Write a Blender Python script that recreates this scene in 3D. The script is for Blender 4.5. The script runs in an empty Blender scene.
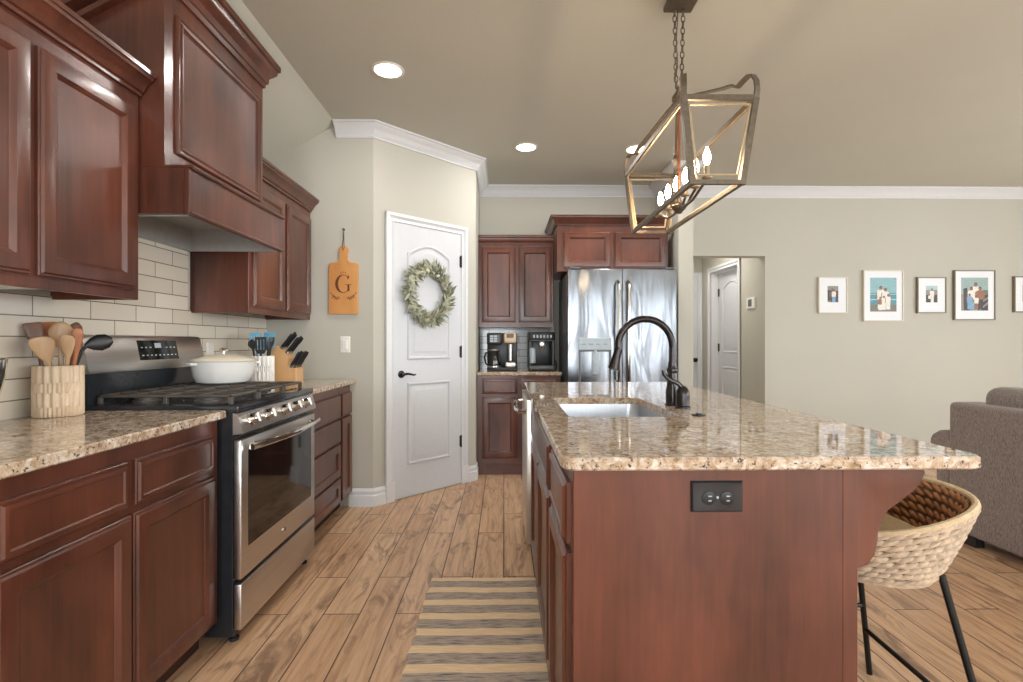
import bpy, bmesh, math, random
from mathutils import Vector, Matrix
random.seed(7)
PI = math.pi
scene = bpy.context.scene
C = scene.collection

# ------------------------------------------------------------------ camera, world, light, exposure
cam = bpy.data.cameras.new('camera'); cam.lens = 18.0; cam.sensor_width = 36.0
cam.shift_y = 0.00098; cam.clip_start = 0.05
cam_o = bpy.data.objects.new('camera', cam); C.objects.link(cam_o)
cam_o.location = (0, 0, 1.17); cam_o.rotation_euler = (PI/2, 0, -0.015)
scene.camera = cam_o

world = bpy.data.worlds.new('world'); scene.world = world; world.use_nodes = True
world.node_tree.nodes['Background'].inputs[0].default_value = (0.93, 0.97, 1.0, 1)
world.node_tree.nodes['Background'].inputs[1].default_value = 1.6
vs = scene.view_settings
vs.view_transform = 'Standard'; vs.look = 'None'; vs.gamma = 1.0; vs.use_curve_mapping = False
vs.exposure = -0.02

def area(name, loc, rot, sx, sy, power, col=(1, 1, 1), spread=PI):
    l = bpy.data.lights.new(name, 'AREA'); l.shape = 'RECTANGLE'; l.size = sx; l.size_y = sy
    l.energy = power; l.color = col; l.spread = spread
    o = bpy.data.objects.new(name, l); C.objects.link(o); o.location = loc; o.rotation_euler = rot
    return o
# daylight coming in through the windows of the room (rear wall and right wall)
REAR_Y, RIGHT_X, CEIL = -3.6, 6.6, 2.72
REAR_WINDOWS = [(-1.0, 0.3), (1.55, 2.45), (3.35, 4.25), (5.1, 6.0)]
RIGHT_WINDOWS = [(-2.6, -1.2), (-0.5, 0.9), (1.6, 3.0)]
for a, b in REAR_WINDOWS:
    area('daylight', ((a+b)/2, REAR_Y-0.06, 1.35), (PI/2, 0, 0), b-a, 1.9, 78*(b-a), (0.89, 0.955, 1.0))
for a, b in RIGHT_WINDOWS:
    area('daylight', (RIGHT_X+0.06, (a+b)/2, 1.45), (PI/2, 0, PI/2), b-a, 1.5, 66*(b-a), (0.89, 0.955, 1.0))

sun = bpy.data.lights.new('sun', 'SUN'); sun.energy = 9.0; sun.angle = 0.01; sun.color = (0.96, 0.98, 1.0)
sun_o = bpy.data.objects.new('sun', sun); C.objects.link(sun_o); 
sun_o.rotation_euler = Vector((-0.45, 0.55, -0.72)).to_track_quat('-Z', 'Y').to_euler()
# ------------------------------------------------------------------ materials
def lin(c):
    r = []
    for v in c[:3]:
        v = v/255.0
        r.append(v/12.92 if v <= 0.04045 else ((v+0.055)/1.055)**2.4)
    return (r[0], r[1], r[2], 1)

class NG:
    def __init__(s, name):
        s.m = bpy.data.materials.new(name); s.m.use_nodes = True
        s.nt = s.m.node_tree; s.p = s.nt.nodes['Principled BSDF']
    def n(s, t, **kw):
        nd = s.nt.nodes.new(t)
        for k, v in kw.items():
            if k in nd.inputs: nd.inputs[k].default_value = v
            else: setattr(nd, k, v)
        return nd
    def l(s, a, b): s.nt.links.new(a, b)
    def coord(s, scale=(1, 1, 1), rot=(0, 0, 0), loc=(0, 0, 0), src='Object'):
        tc = s.n('ShaderNodeTexCoord'); mp = s.n('ShaderNodeMapping')
        mp.inputs['Scale'].default_value = scale; mp.inputs['Rotation'].default_value = rot
        mp.inputs['Location'].default_value = loc
        s.l(tc.outputs[src], mp.inputs['Vector']); return mp.outputs['Vector']
    def geo(s, scale=(1, 1, 1)):
        g = s.n('ShaderNodeNewGeometry'); mp = s.n('ShaderNodeMapping')
        mp.inputs['Scale'].default_value = scale
        s.l(g.outputs['Position'], mp.inputs['Vector']); return mp.outputs['Vector']
    def noise(s, vec, scale, detail=4, rough=0.55, dist=0.0):
        nd = s.n('ShaderNodeTexNoise'); nd.inputs['Scale'].default_value = scale
        nd.inputs['Detail'].default_value = detail; nd.inputs['Roughness'].default_value = rough
        nd.inputs['Distortion'].default_value = dist
        s.l(vec, nd.inputs['Vector']); return nd.outputs['Fac']
    def ramp(s, fac, stops, interp='LINEAR'):
        r = s.n('ShaderNodeValToRGB'); e = r.color_ramp.elements; r.color_ramp.interpolation = interp
        while len(e) < len(stops): e.new(0.5)
        for i, (p, c) in enumerate(stops):
            e[i].position = p; e[i].color = c if len(c) == 4 else (*c, 1)
        s.l(fac, r.inputs['Fac']); return r.outputs['Color']
    def mix(s, fac, a, b, mode='MIX'):
        m = s.n('ShaderNodeMix', data_type='RGBA', blend_type=mode)
        for i, v in ((0, fac), (6, a), (7, b)):
            if hasattr(v, 'is_linked') or hasattr(v, 'links'): s.l(v, m.inputs[i])
            else: m.inputs[i].default_value = v
        return m.outputs[2]
    def bump(s, h, strength=0.2, dist=0.01):
        b = s.n('ShaderNodeBump'); b.inputs['Strength'].default_value = strength; b.inputs['Distance'].default_value = dist
        s.l(h, b.inputs['Height']); s.l(b.outputs['Normal'], s.p.inputs['Normal']); return b
    def base(s, c):
        if isinstance(c, tuple): s.p.inputs['Base Color'].default_value = c
        else: s.l(c, s.p.inputs['Base Color'])
    def set(s, rough=0.5, metal=0.0, spec=0.5, coat=0.0, coat_rough=0.1):
        s.p.inputs['Roughness'].default_value = rough; s.p.inputs['Metallic'].default_value = metal
        s.p.inputs['Specular IOR Level'].default_value = spec
        s.p.inputs['Coat Weight'].default_value = coat; s.p.inputs['Coat Roughness'].default_value = coat_rough
        return s.m

def plain(name, rgb, rough=0.5, metal=0.0, spec=0.5, vary=0.06, scale=30.0, bump=0.0, coat=0.0):
    g = NG(name); v = g.coord()
    f = g.noise(v, scale, 3)
    c = lin(rgb)
    lo = tuple(x*(1-vary) for x in c[:3])+(1,); hi = tuple(min(1, x*(1+vary)) for x in c[:3])+(1,)
    g.base(g.ramp(f, [(0.3, lo), (0.7, hi)]))
    if bump: g.bump(f, bump, 0.004)
    return g.set(rough, metal, spec, coat)

def emit(name, rgb, strength):
    g = NG(name); g.base(lin(rgb)); g.p.inputs['Emission Color'].default_value = lin(rgb)
    g.p.inputs['Emission Strength'].default_value = strength
    return g.set(0.4)

def make_paint(name, rgb, bump=0.12):
    g = NG(name); v = g.geo()
    f = g.noise(v, 55, 4); f2 = g.noise(v, 1.2, 2)
    c = lin(rgb); lo = tuple(x*0.97 for x in c[:3])+(1,)
    g.base(g.ramp(f2, [(0.35, lo), (0.65, c)])); g.bump(f, bump, 0.003)
    return g.set(0.75, 0, 0.3)

def make_wood(name, dark, mid, light, rough=0.3, horizontal=False):
    g = NG(name)
    v = g.geo((5, 5, 0.9)); v2 = g.geo((55, 55, 3.0)); v3 = g.geo((1.6, 1.6, 1.1))
    a = g.noise(v, 1.6, 5, 0.6, 0.6); b = g.noise(v2, 1.0, 4, 0.6); c = g.noise(v3, 2.2, 3, 0.5, 0.3)
    col = g.ramp(a, [(0.3, lin(dark)), (0.5, lin(mid)), (0.72, lin(light))])
    col = g.mix(0.35, col, g.ramp(b, [(0.3, lin(dark)), (0.7, lin(light))]))
    col = g.mix(0.4, col, g.ramp(c, [(0.35, lin(dark)), (0.65, lin(light))]))
    g.base(col); g.bump(b, 0.04, 0.002)
    return g.set(rough, 0, 0.5, 0.25, 0.18)

def make_granite():
    g = NG('granite'); v = g.geo((1, 1, 1))
    n1 = g.noise(v, 38, 5, 0.65, 0.8); n2 = g.noise(v, 95, 4, 0.6, 0.3); n3 = g.noise(v, 9, 3, 0.5)
    vo = g.n('ShaderNodeTexVoronoi'); vo.inputs['Scale'].default_value = 120; g.l(v, vo.inputs['Vector'])
    col = g.ramp(n1, [(0.30, lin((112, 90, 74))), (0.42, lin((172, 146, 122))), (0.53, lin((200, 182, 162))), (0.68, lin((228, 224, 218)))])
    col = g.mix(g.ramp(n3, [(0.4, (0, 0, 0)), (0.65, (0.35, 0.35, 0.35))]), col, lin((184, 154, 120)))
    col = g.mix(g.ramp(n2, [(0.57, (0, 0, 0)), (0.64, (1, 1, 1))]), col, lin((66, 56, 50)))
    col = g.mix(g.ramp(vo.outputs['Distance'], [(0.09, (0.8, 0.8, 0.8)), (0.16, (0, 0, 0))]), col, lin((232, 228, 220)))
    g.base(col)
    return g.set(0.035, 0, 0.6)

def make_floor():
    g = NG('wood_plank_tile'); v = g.geo()
    mp = g.n('ShaderNodeMapping'); mp.inputs['Rotation'].default_value = (0, 0, PI/2); mp.inputs['Location'].default_value = (0.35, 0.0, 0)
    g.l(v, mp.inputs['Vector'])
    br = g.n('ShaderNodeTexBrick'); br.offset = 0.37; br.offset_frequency = 2; br.squash = 1
    br.inputs['Color1'].default_value = (0.05, 0.05, 0.05, 1); br.inputs['Color2'].default_value = (0.95, 0.95, 0.95, 1)
    br.inputs['Mortar'].default_value = (0.5, 0.5, 0.5, 1)
    br.inputs['Scale'].default_value = 1; br.inputs['Mortar Size'].default_value = 0.0026; br.inputs['Mortar Smooth'].default_value = 0.1
    br.inputs['Brick Width'].default_value = 0.93; br.inputs['Row Height'].default_value = 0.155
    g.l(mp.outputs['Vector'], br.inputs['Vector'])
    vs_ = g.n('ShaderNodeVectorMath', operation='ADD')
    sc = g.n('ShaderNodeVectorMath', operation='SCALE'); sc.inputs['Scale'].default_value = 9.0
    g.l(br.outputs['Color'], sc.inputs[0]); g.l(v, vs_.inputs[0]); g.l(sc.outputs['Vector'], vs_.inputs[1])
    m1 = g.n('ShaderNodeMapping'); m1.inputs['Scale'].default_value = (26, 1.8, 1); g.l(vs_.outputs[0], m1.inputs['Vector'])
    m2 = g.n('ShaderNodeMapping'); m2.inputs['Scale'].default_value = (6, 1.6, 1); g.l(vs_.outputs[0], m2.inputs['Vector'])
    grain = g.noise(m1.outputs['Vector'], 1.5, 6, 0.65, 0.6); patch = g.noise(m2.outputs['Vector'], 1.6, 6, 0.65, 1.2)
    col = g.ramp(br.outputs['Color'], [(0.0, lin((180, 140, 108))), (0.5, lin((204, 163, 128))), (1.0, lin((222, 187, 152)))])
    col = g.mix(0.55, col, g.ramp(grain, [(0.33, lin((144, 108, 82))), (0.5, lin((208, 168, 132))), (0.7, lin((234, 202, 168)))]))
    col = g.mix(g.ramp(patch, [(0.52, (0, 0, 0)), (0.66, (0.8, 0.8, 0.8))]), col, lin((122, 92, 74)))
    col = g.mix(br.outputs['Fac'], col, lin((66, 50, 40)))
    g.base(col)
    iv = g.n('ShaderNodeMath', operation='SUBTRACT'); iv.inputs[0].default_value = 1.0; g.l(br.outputs['Fac'], iv.inputs[1])
    g.bump(iv.outputs[0], 0.4, 0.002)
    return g.set(0.36, 0, 0.45)

def make_tile(name, axis, c1, c2, w=0.257, h=0.077):
    g = NG(name); v = g.geo()
    sp = g.n('ShaderNodeSeparateXYZ'); g.l(v, sp.inputs[0]); cb = g.n('ShaderNodeCombineXYZ')
    sh = g.n('ShaderNodeMath', operation='SUBTRACT'); sh.inputs[1].default_value = 0.052; g.l(sp.outputs[axis], sh.inputs[0]); g.l(sh.outputs[0], cb.inputs[0])
    ad = g.n('ShaderNodeMath', operation='SUBTRACT'); ad.inputs[1].default_value = 0.8955; g.l(sp.outputs['Z'], ad.inputs[0])
    g.l(ad.outputs[0], cb.inputs[1])
    br = g.n('ShaderNodeTexBrick'); br.offset = 0.5
    br.inputs['Color1'].default_value = lin(c1); br.inputs['Color2'].default_value = lin(c2); br.inputs['Mortar'].default_value = lin((126, 118, 108))
    br.inputs['Scale'].default_value = 1; br.inputs['Mortar Size'].default_value = 0.0022; br.inputs['Mortar Smooth'].default_value = 0.15
    br.inputs['Brick Width'].default_value = w; br.inputs['Row Height'].default_value = h
    g.l(cb.outputs[0], br.inputs['Vector'])
    n = g.noise(v, 9, 3)
    g.base(br.outputs['Color'])
    b = g.bump(n, 0.10, 0.01)
    iv = g.n('ShaderNodeMath', operation='SUBTRACT'); iv.inputs[0].default_value = 1.0; g.l(br.outputs['Fac'], iv.inputs[1])
    b2 = g.n('ShaderNodeBump'); b2.inputs['Strength'].default_value = 0.6; b2.inputs['Distance'].default_value = 0.003
    g.l(iv.outputs[0], b2.inputs['Height']); g.l(b.outputs['Normal'], b2.inputs['Normal']); g.l(b2.outputs['Normal'], g.p.inputs['Normal'])
    return g.set(0.12, 0, 0.6)

def make_steel(name, rgb, rough=0.24, wave=0.0, axis='Z'):
    g = NG(name)
    s = {'Z': (160, 160, 2.0), 'Y': (160, 2.0, 160), 'X': (2.0, 160, 160)}[axis]
    f = g.noise(g.geo(s), 1.0, 3)
    c = lin(rgb)
    g.base(g.ramp(f, [(0.3, tuple(x*0.9 for x in c[:3])+(1,)), (0.7, c)]))
    if wave:
        w = g.noise(g.geo((3.2, 3.2, 0.8)), 1.6, 2, 0.4, 0.8); g.bump(w, wave, 0.05)
    return g.set(rough, 1.0, 0.5)

def make_rug():
    g = NG('striped_rag_weave'); v = g.geo()
    wob = g.noise(g.geo((2.2, 1.2, 1)), 1.6, 2)
    sp = g.n('ShaderNodeSeparateXYZ'); g.l(v, sp.inputs[0])
    a = g.n('ShaderNodeMath', operation='MULTIPLY_ADD'); a.inputs[1].default_value = 0.03; g.l(wob, a.inputs[0]); g.l(sp.outputs['Y'], a.inputs[2])
    d = g.n('ShaderNodeMath', operation='DIVIDE'); d.inputs[1].default_value = 0.115; a2 = g.n('ShaderNodeMath', operation='ADD'); a2.inputs[1].default_value = 0.093; g.l(a.outputs[0], a2.inputs[0]); g.l(a2.outputs[0], d.inputs[0])
    fr = g.n('ShaderNodeMath', operation='FRACT'); g.l(d.outputs[0], fr.inputs[0])
    th = g.n('ShaderNodeMath', operation='GREATER_THAN'); th.inputs[1].default_value = 0.58; g.l(fr.outputs[0], th.inputs[0])
    n1 = g.noise(g.geo((14, 160, 1)), 1.0, 4, 0.6); n2 = g.noise(g.geo((5, 90, 1)), 1.3, 2)
    grey = g.ramp(n1, [(0.30, lin((112, 102, 98))), (0.45, lin((166, 150, 138))), (0.56, lin((192, 176, 160))), (0.72, lin((176, 150, 130)))])
    grey = g.mix(g.ramp(n2, [(0.62, (0, 0, 0)), (0.68, (1, 1, 1))]), grey, lin((92, 96, 112)))
    tan = g.ramp(n1, [(0.3, lin((224, 190, 150))), (0.7, lin((244, 220, 184)))])
    g.base(g.mix(th.outputs[0], grey, tan)); g.bump(g.noise(g.geo((60, 260, 1)), 1.0, 2), 0.6, 0.004)
    return g.set(0.95, 0, 0.1)

def make_fabric(name, c1, c2, scale=1.0):
    g = NG(name)
    n = g.noise(g.geo((170*scale, 170*scale, 55*scale)), 1.0, 4, 0.7); w = g.noise(g.geo((60, 60, 140)), 1.0, 2)
    g.base(g.ramp(n, [(0.35, lin(c1)), (0.65, lin(c2))])); g.bump(w, 0.4, 0.004)
    g.p.inputs['Sheen Weight'].default_value = 0.3
    return g.set(0.95, 0, 0.1)

M = {}
M['wall'] = make_paint('wall_paint', (191, 188, 177))
M['ceiling'] = make_paint('ceiling_paint', (200, 199, 187), 0.3)
M['trim'] = plain('white_trim_paint', (218, 219, 221), 0.4, vary=0.015)
M['door'] = plain('white_door_paint', (208, 210, 214), 0.42, vary=0.015)
M['wood'] = make_wood('cherry_cabinet_wood', (48, 25, 18), (85, 44, 32), (122, 69, 51), 0.30)
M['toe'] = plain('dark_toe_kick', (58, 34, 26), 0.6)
M['dark_wood'] = make_wood('dark_utensil_wood', (70, 44, 30), (98, 64, 44), (124, 84, 58), 0.5)
M['red_wood'] = make_wood('orange_utensil_wood', (128, 70, 38), (164, 96, 54), (190, 120, 72), 0.5)
M['tan_wood'] = make_wood('tan_utensil_wood', (150, 112, 78), (184, 146, 106), (206, 172, 132), 0.55)
M['bamboo'] = make_wood('bamboo', (186, 118, 58), (206, 142, 78), (220, 164, 98), 0.45)
M['block_wood'] = make_wood('pale_block_wood', (198, 150, 96), (214, 170, 118), (228, 188, 140), 0.45)
M['granite'] = make_granite()
M['floor'] = make_floor()
M['tile'] = make_tile('subway_tile', 'Y', (228, 219, 204), (212, 202, 186), .257, .0735)
M['tile_x'] = make_tile('subway_tile_grey', 'X', (232, 235, 238), (216, 219, 222), 0.20, 0.066)
M['steel'] = make_steel('brushed_steel', (214, 210, 206), 0.31, 0.0, 'Y')
M['fridge'] = make_steel('fridge_steel', (122, 125, 130), 0.2, 0.22, 'Z')
M['sink'] = make_steel('sink_steel', (196, 200, 206), 0.3)
M['liner'] = plain('hood_liner_grey', (176, 176, 174), 0.45, 0.35)
M['chrome'] = make_steel('polished_steel', (220, 218, 214), 0.08)
M['black'] = plain('black_enamel', (40, 42, 46), 0.14, vary=0.1)
M['iron'] = plain('cast_iron', (84, 78, 72), 0.42, vary=0.2, bump=0.2)
M['glass'] = plain('dark_glass', (16, 16, 18), 0.05, spec=0.8, vary=0.02)
M['black_plastic'] = plain('black_plastic', (22, 22, 24), 0.35, vary=0.1)
M['grey_plastic'] = plain('grey_plastic', (96, 98, 100), 0.4)
M['panel_grey'] = plain('pale_control_panel', (176, 188, 196), 0.35)
M['bronze'] = plain('oil_rubbed_bronze', (56, 52, 52), 0.2, 0.75, vary=0.1)
M['hardware'] = plain('dark_hinge_metal', (44, 42, 42), 0.35, 0.6)
M['lantern'] = plain('weathered_bronze', (104, 94, 80), 0.42, 0.5, vary=0.2, scale=60)
M['lantern_gold'] = plain('worn_gold', (168, 150, 122), 0.42, 0.5, vary=0.12, scale=60)
M['copper'] = plain('copper_brown_rod', (128, 82, 60), 0.35, 0.5)
M['bulb'] = emit('warm_bulb', (255, 222, 180), 95)
M['downlight'] = emit('downlight_lens', (255, 244, 226), 14)
M['cream_enamel'] = plain('cream_enamel', (238, 228, 208), 0.18, vary=0.01, coat=0.5)
M['white_enamel'] = plain('white_enamel', (236, 234, 230), 0.15, vary=0.01, coat=0.5)
M['ceramic'] = plain('cream_ceramic', (222, 200, 172), 0.5, vary=0.05, bump=0.1)
M['blue'] = plain('blue_silicone', (92, 170, 206), 0.4)
M['white_plastic'] = plain('white_plastic', (234, 232, 226), 0.35, vary=0.01)
M['rug'] = make_rug()
M['sofa'] = make_fabric('taupe_tweed', (116, 106, 104), (164, 151, 146))
M['cushion'] = make_fabric('beige_linen', (178, 150, 112), (198, 172, 132))
M['sea_grass'] = plain('pale_woven_seagrass', (192, 170, 146), 0.8, vary=0.28, scale=45)
M['sea_grass_in'] = plain('shaded_woven_seagrass', (168, 116, 74), 0.8, vary=0.3, scale=45)  # inside of the stool: its shadow is put into a browner colour
M['weave_gap'] = plain('dark_gap_backing', (122, 92, 66), 0.9)  # darkness of the gaps between strands put into the backing's colour
M['rim_rope'] = plain('pale_rim_rope', (204, 180, 144), 0.7, vary=0.15, scale=60)
M['leg'] = plain('black_metal_leg', (30, 29, 28), 0.4, 0.4)
M['leaf'] = plain('sage_leaf', (172, 172, 150), 0.8, vary=0.3, scale=25)
M['leaf2'] = plain('dusty_green_leaf', (116, 120, 98), 0.8, vary=0.3, scale=25)
M['twig'] = plain('brown_twig', (96, 78, 60), 0.9)
M['engrave'] = plain('burnt_engraving', (98, 54, 24), 0.7)
M['mat'] = plain('white_mat_board', (232, 234, 238), 0.7, vary=0.01)
M['frame_pale'] = plain('champagne_frame', (214, 206, 188), 0.4, vary=0.04)
M['frame_olive'] = plain('bronze_frame', (128, 118, 98), 0.4, vary=0.06)
M['cord'] = plain('grey_cord', (98, 92, 84), 0.8)

# ------------------------------------------------------------------ mesh helpers
def V(*a): return Vector(a)
def face(o, d):
    """local (u, v, n): u to the right on the face as seen from outside, v up, n outwards (d = 'x+','x-','y-','y+')"""
    n = {'x+': V(1, 0, 0), 'x-': V(-1, 0, 0), 'y-': V(0, -1, 0), 'y+': V(0, 1, 0)}[d] if isinstance(d, str) else V(*d).normalized()
    v = V(0, 0, 1); u = v.cross(n)
    m = Matrix((u, v, n)).transposed().to_4x4(); m.translation = V(*o); return m

class MB:
    def __init__(s, m=None): s.bm = bmesh.new(); s.m = m.copy() if m else Matrix(); s.mi = 0
    def raw(s, vs, fs):
        bv = [s.bm.verts.new(s.m @ Vector(v)) for v in vs]; out = []
        for f in fs:
            try:
                nf = s.bm.faces.new([bv[i] for i in f]); nf.material_index = s.mi; nf.smooth = True; out.append(nf)
            except ValueError: pass
        return s
    def box(s, x0, x1, y0, y1, z0, z1, b=0.0, seg=1):
        t = bmesh.new(); bmesh.ops.create_cube(t, size=1)
        for v in t.verts: v.co = V(x0+(v.co.x+.5)*(x1-x0), y0+(v.co.y+.5)*(y1-y0), z0+(v.co.z+.5)*(z1-z0))
        if b: bmesh.ops.bevel(t, geom=list(t.edges), offset=b, segments=seg, profile=0.5, affect='EDGES')
        t.verts.index_update(); vs = [v.co.copy() for v in t.verts]; fs = [[v.index for v in f.verts] for f in t.faces]; t.free()
        return s.raw(vs, fs)
    def loft(s, loops, c0=True, c1=True, ring=False):
        n = len(loops[0]); vs = [p for L in loops for p in L]; fs = []
        k = len(loops)
        for i in range(k if ring else k-1):
            for j in range(n):
                a = i*n+j; b = i*n+(j+1) % n; i2 = (i+1) % k
                fs.append((a, b, i2*n+(j+1) % n, i2*n+j))
        if not ring:
            if c0: fs.append(tuple(range(n))[::-1])
            if c1: fs.append(tuple((k-1)*n+j for j in range(n)))
        return s.raw(vs, fs)
    def lathe(s, prof, o=(0, 0, 0), n=24, c0=True, c1=True, ax=None):
        o = V(*o); loops = []
        R = V(0, 0, 1).rotation_difference(V(*ax)).to_matrix() if ax else Matrix.Identity(3)
        for r, z in prof:
            loops.append([o + R @ V(r*math.cos(2*PI*j/n), r*math.sin(2*PI*j/n), z) for j in range(n)])
        return s.loft(loops, c0, c1)
    def tube(s, pts, r, n=8, sec=None, up=None, closed=False):
        pts = [V(*p) for p in pts]; k = len(pts)
        rs = r if isinstance(r, (list, tuple)) else [r]*k
        sec = sec or [(math.cos(2*PI*j/n), math.sin(2*PI*j/n)) for j in range(n)]
        loops = []; prev = None
        for i in range(k):
            if closed: t = pts[(i+1) % k]-pts[i-1]
            else: t = pts[min(i+1, k-1)]-pts[max(i-1, 0)]
            t.normalize()
            if up is not None: a = V(*up)
            elif prev is None: a = V(0, 0, 1) if abs(t.z) < 0.9 else V(1, 0, 0)
            else: a = prev
            b = a-t*a.dot(t)
            if b.length < 1e-6: b = t.orthogonal()
            b.normalize(); prev = b; c = t.cross(b)
            loops.append([pts[i]+(b*x+c*y)*rs[i] for x, y in sec])
        return s.loft(loops, ring=closed)
    def bar(s, a, b, w, h=None, up=(0, 0, 1)):
        h = h or w
        return s.tube([a, b], 1.0, sec=[(h/2, w/2), (-h/2, w/2), (-h/2, -w/2), (h/2, -w/2)], up=up)
    def prism(s, poly, d):
        d = V(*d); a = [V(*p) for p in poly]
        return s.loft([a, [p+d for p in a]])
    def ball(s, c, r, n=12, m=8):
        rx, ry, rz = r if isinstance(r, (tuple, list)) else (r, r, r); c = V(*c)
        L = []
        for i in range(m+1):
            a = -PI/2+PI*i/m; q = max(math.cos(a), 0.02)
            L.append([c+V(rx*q*math.cos(2*PI*j/n), ry*q*math.sin(2*PI*j/n), rz*math.sin(a)) for j in range(n)])
        return s.loft(L)
    def rectrings(s, u, v, w, h, rings):
        """nested rectangles on the local face: (inset, height) from the back to the middle"""
        L = [[V(u+i, v+i, n), V(u+w-i, v+i, n), V(u+w-i, v+h-i, n), V(u+i, v+h-i, n)] for i, n in rings]
        return s.loft(L)
    def sweep(s, path, prof, zoff=0.0):
        """mitred sweep of a closed profile [(offset to the right of the path, z)] along a 2-D path"""
        P = [Vector((p[0], p[1])) for p in path]; loops = []
        for i, p in enumerate(P):
            d0 = (p-P[i-1]).normalized() if i else None
            d1 = (P[i+1]-p).normalized() if i < len(P)-1 else None
            if d0 is None: d0 = d1
            if d1 is None: d1 = d0
            n0 = Vector((d0.y, -d0.x)); n1 = Vector((d1.y, -d1.x)); m = (n0+n1); m.normalize(); m = m/max(m.dot(n0), .2)
            loops.append([V(p.x+m.x*o, p.y+m.y*o, z+zoff) for o, z in prof])
        return s.loft(loops)
    def build(s, name, mats, parent=None, org=None, sharp=32, kind=None):
        bm = s.bm; bmesh.ops.recalc_face_normals(bm, faces=bm.faces[:])
        if parent is not None: org = ORG[parent.name]
        elif org is None:
            xs = [v.co for v in bm.verts]
            lo = [min(c[i] for c in xs) for i in range(3)]; hi = [max(c[i] for c in xs) for i in range(3)]
            org = V((lo[0]+hi[0])/2, (lo[1]+hi[1])/2, lo[2])
        org = V(*org)
        for v in bm.verts: v.co -= org
        me = bpy.data.meshes.new(name); bm.to_mesh(me); bm.free()
        for mm in (mats if isinstance(mats, (list, tuple)) else [mats]): me.materials.append(M[mm])
        me.set_sharp_from_angle(angle=math.radians(sharp))
        o = bpy.data.objects.new(name, me); C.objects.link(o)
        if parent is not None: o.parent = parent
        else: o.location = org
        if kind: o['kind'] = kind
        ORG[o.name] = org
        return o
ORG = {}
def tag(o, label, cat, group=None):
    o['label'] = label; o['category'] = cat
    if group: o['group'] = group
    return o
def T(name, label, cat, loc, group=None):
    o = bpy.data.objects.new(name, None); C.objects.link(o); o.location = loc; o.empty_display_size = 0.05
    ORG[o.name] = V(*loc)
    return tag(o, label, cat, group)
def dup(root, loc, label, group=None):
    def cp(o, par):
        c = o.copy(); C.objects.link(c)
        if par is not None: c.parent = par
        for ch in o.children: cp(ch, c)
        return c
    c = cp(root, None); c.location = loc; c['label'] = label; ORG[c.name] = V(*loc)
    if group: c['group'] = group
    return c
def S(name, mb, mat, label=None, parent=None):
    o = mb.build(name, mat, parent, org=None if parent else (0, 0, 0))
    if parent is None:
        o['kind'] = 'structure'
        if label: o['label'] = label
    return o

# ------------------------------------------------------------------ the room
BACK, PANY, WL = 5.12, 3.66, -1.69
DX, DY = -0.93, 3.66          # first corner of the diagonal pantry wall
EX, EY = -0.24, 4.35          # second corner
S('floor', MB().box(-1.85, RIGHT_X+.15, REAR_Y-.15, 9.2, -0.1, 0), 'floor', 'wood-look plank tile floor')
S('ceiling', MB().box(-1.19, RIGHT_X+.15, REAR_Y-.15, BACK+.13, CEIL, CEIL+.08), 'ceiling', 'flat taupe ceiling')
SL = 0.58
def slz(x): return CEIL-SL*(-1.19-x)
mb = MB(); mb.prism([(-1.19, REAR_Y-.15, CEIL), (-1.84, REAR_Y-.15, slz(-1.84)), (-1.84, REAR_Y-.15, slz(-1.84)+.1), (-1.19, REAR_Y-.15, CEIL+.08)], (0, PANY+.1-REAR_Y+.15, 0))
S('ceiling_slope', mb, 'ceiling', 'sloped side of the ceiling above the range wall')
S('wall_left', MB().box(WL-.13, WL, REAR_Y-.13, PANY+.1, 0, 2.425), 'wall')
mb = MB(); mb.prism([(WL, PANY, 0), (DX, PANY, 0), (DX, PANY, CEIL), (-1.19, PANY, CEIL), (WL, PANY, slz(WL))], (0, .1, 0))
S('wall_pantry_front', mb, 'wall')
mb = MB(); mb.prism([(DX, DY, 0), (EX, EY, 0), (EX-.07, EY+.07, 0), (DX-.05, DY+.1, 0)], (0, 0, CEIL))
S('wall_pantry_diagonal', mb, 'wall')
S('wall_pantry_side', MB().box(EX-.1, EX, EY+.001, BACK, 0, CEIL), 'wall')
OP0, OP1, OPZ = 1.66, 2.634, 2.037
mb = MB(); mb.box(EX-.1, OP0, BACK, BACK+.13, 0, CEIL); mb.box(OP0, OP1, BACK, BACK+.13, OPZ, CEIL); mb.box(OP1, RIGHT_X+.13, BACK, BACK+.13, 0, CEIL)
S('wall_back', mb, 'wall')
S('wall_stub', MB().box(1.52, 1.65, 4.43, BACK, 0, CEIL), 'wall', 'end wall beside the refrigerator')
# rear and right walls with window openings, behind and beside the camera
def holed(name, axis, c0, c1, a0, a1, wins, z0, z1):
    mb = MB()
    def bx(p, q, lo, hi):
        if axis == 'y': mb.box(p, q, c0, c1, lo, hi)
        else: mb.box(c0, c1, p, q, lo, hi)
    pos = a0
    for w0, w1 in wins:
        bx(pos, w0, 0, CEIL); bx(w0, w1, 0, z0); bx(w0, w1, z1, CEIL); pos = w1
    bx(pos, a1, 0, CEIL)
    return S(name, mb, 'wall')
holed('wall_rear', 'y', REAR_Y-.13, REAR_Y, WL-.13, RIGHT_X+.13, REAR_WINDOWS, 0.4, 2.3)
holed('wall_right', 'x', RIGHT_X, RIGHT_X+.13, REAR_Y, BACK, RIGHT_WINDOWS, 0.7, 2.2)
wn = 0
for a, b in REAR_WINDOWS:
    wn += 1; mb = MB()
    for p, q in ((a, a+.06), (b-.06, b), ((a+b)/2-.02, (a+b)/2+.02)): mb.box(p, q, REAR_Y-.05, REAR_Y+.02, .4, 2.3)
    for p, q in ((.4, .46), (2.24, 2.3), (1.33, 1.37)): mb.box(a, b, REAR_Y-.045, REAR_Y+.015, p, q)
    S('window_%d' % wn, mb, 'trim')
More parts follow.
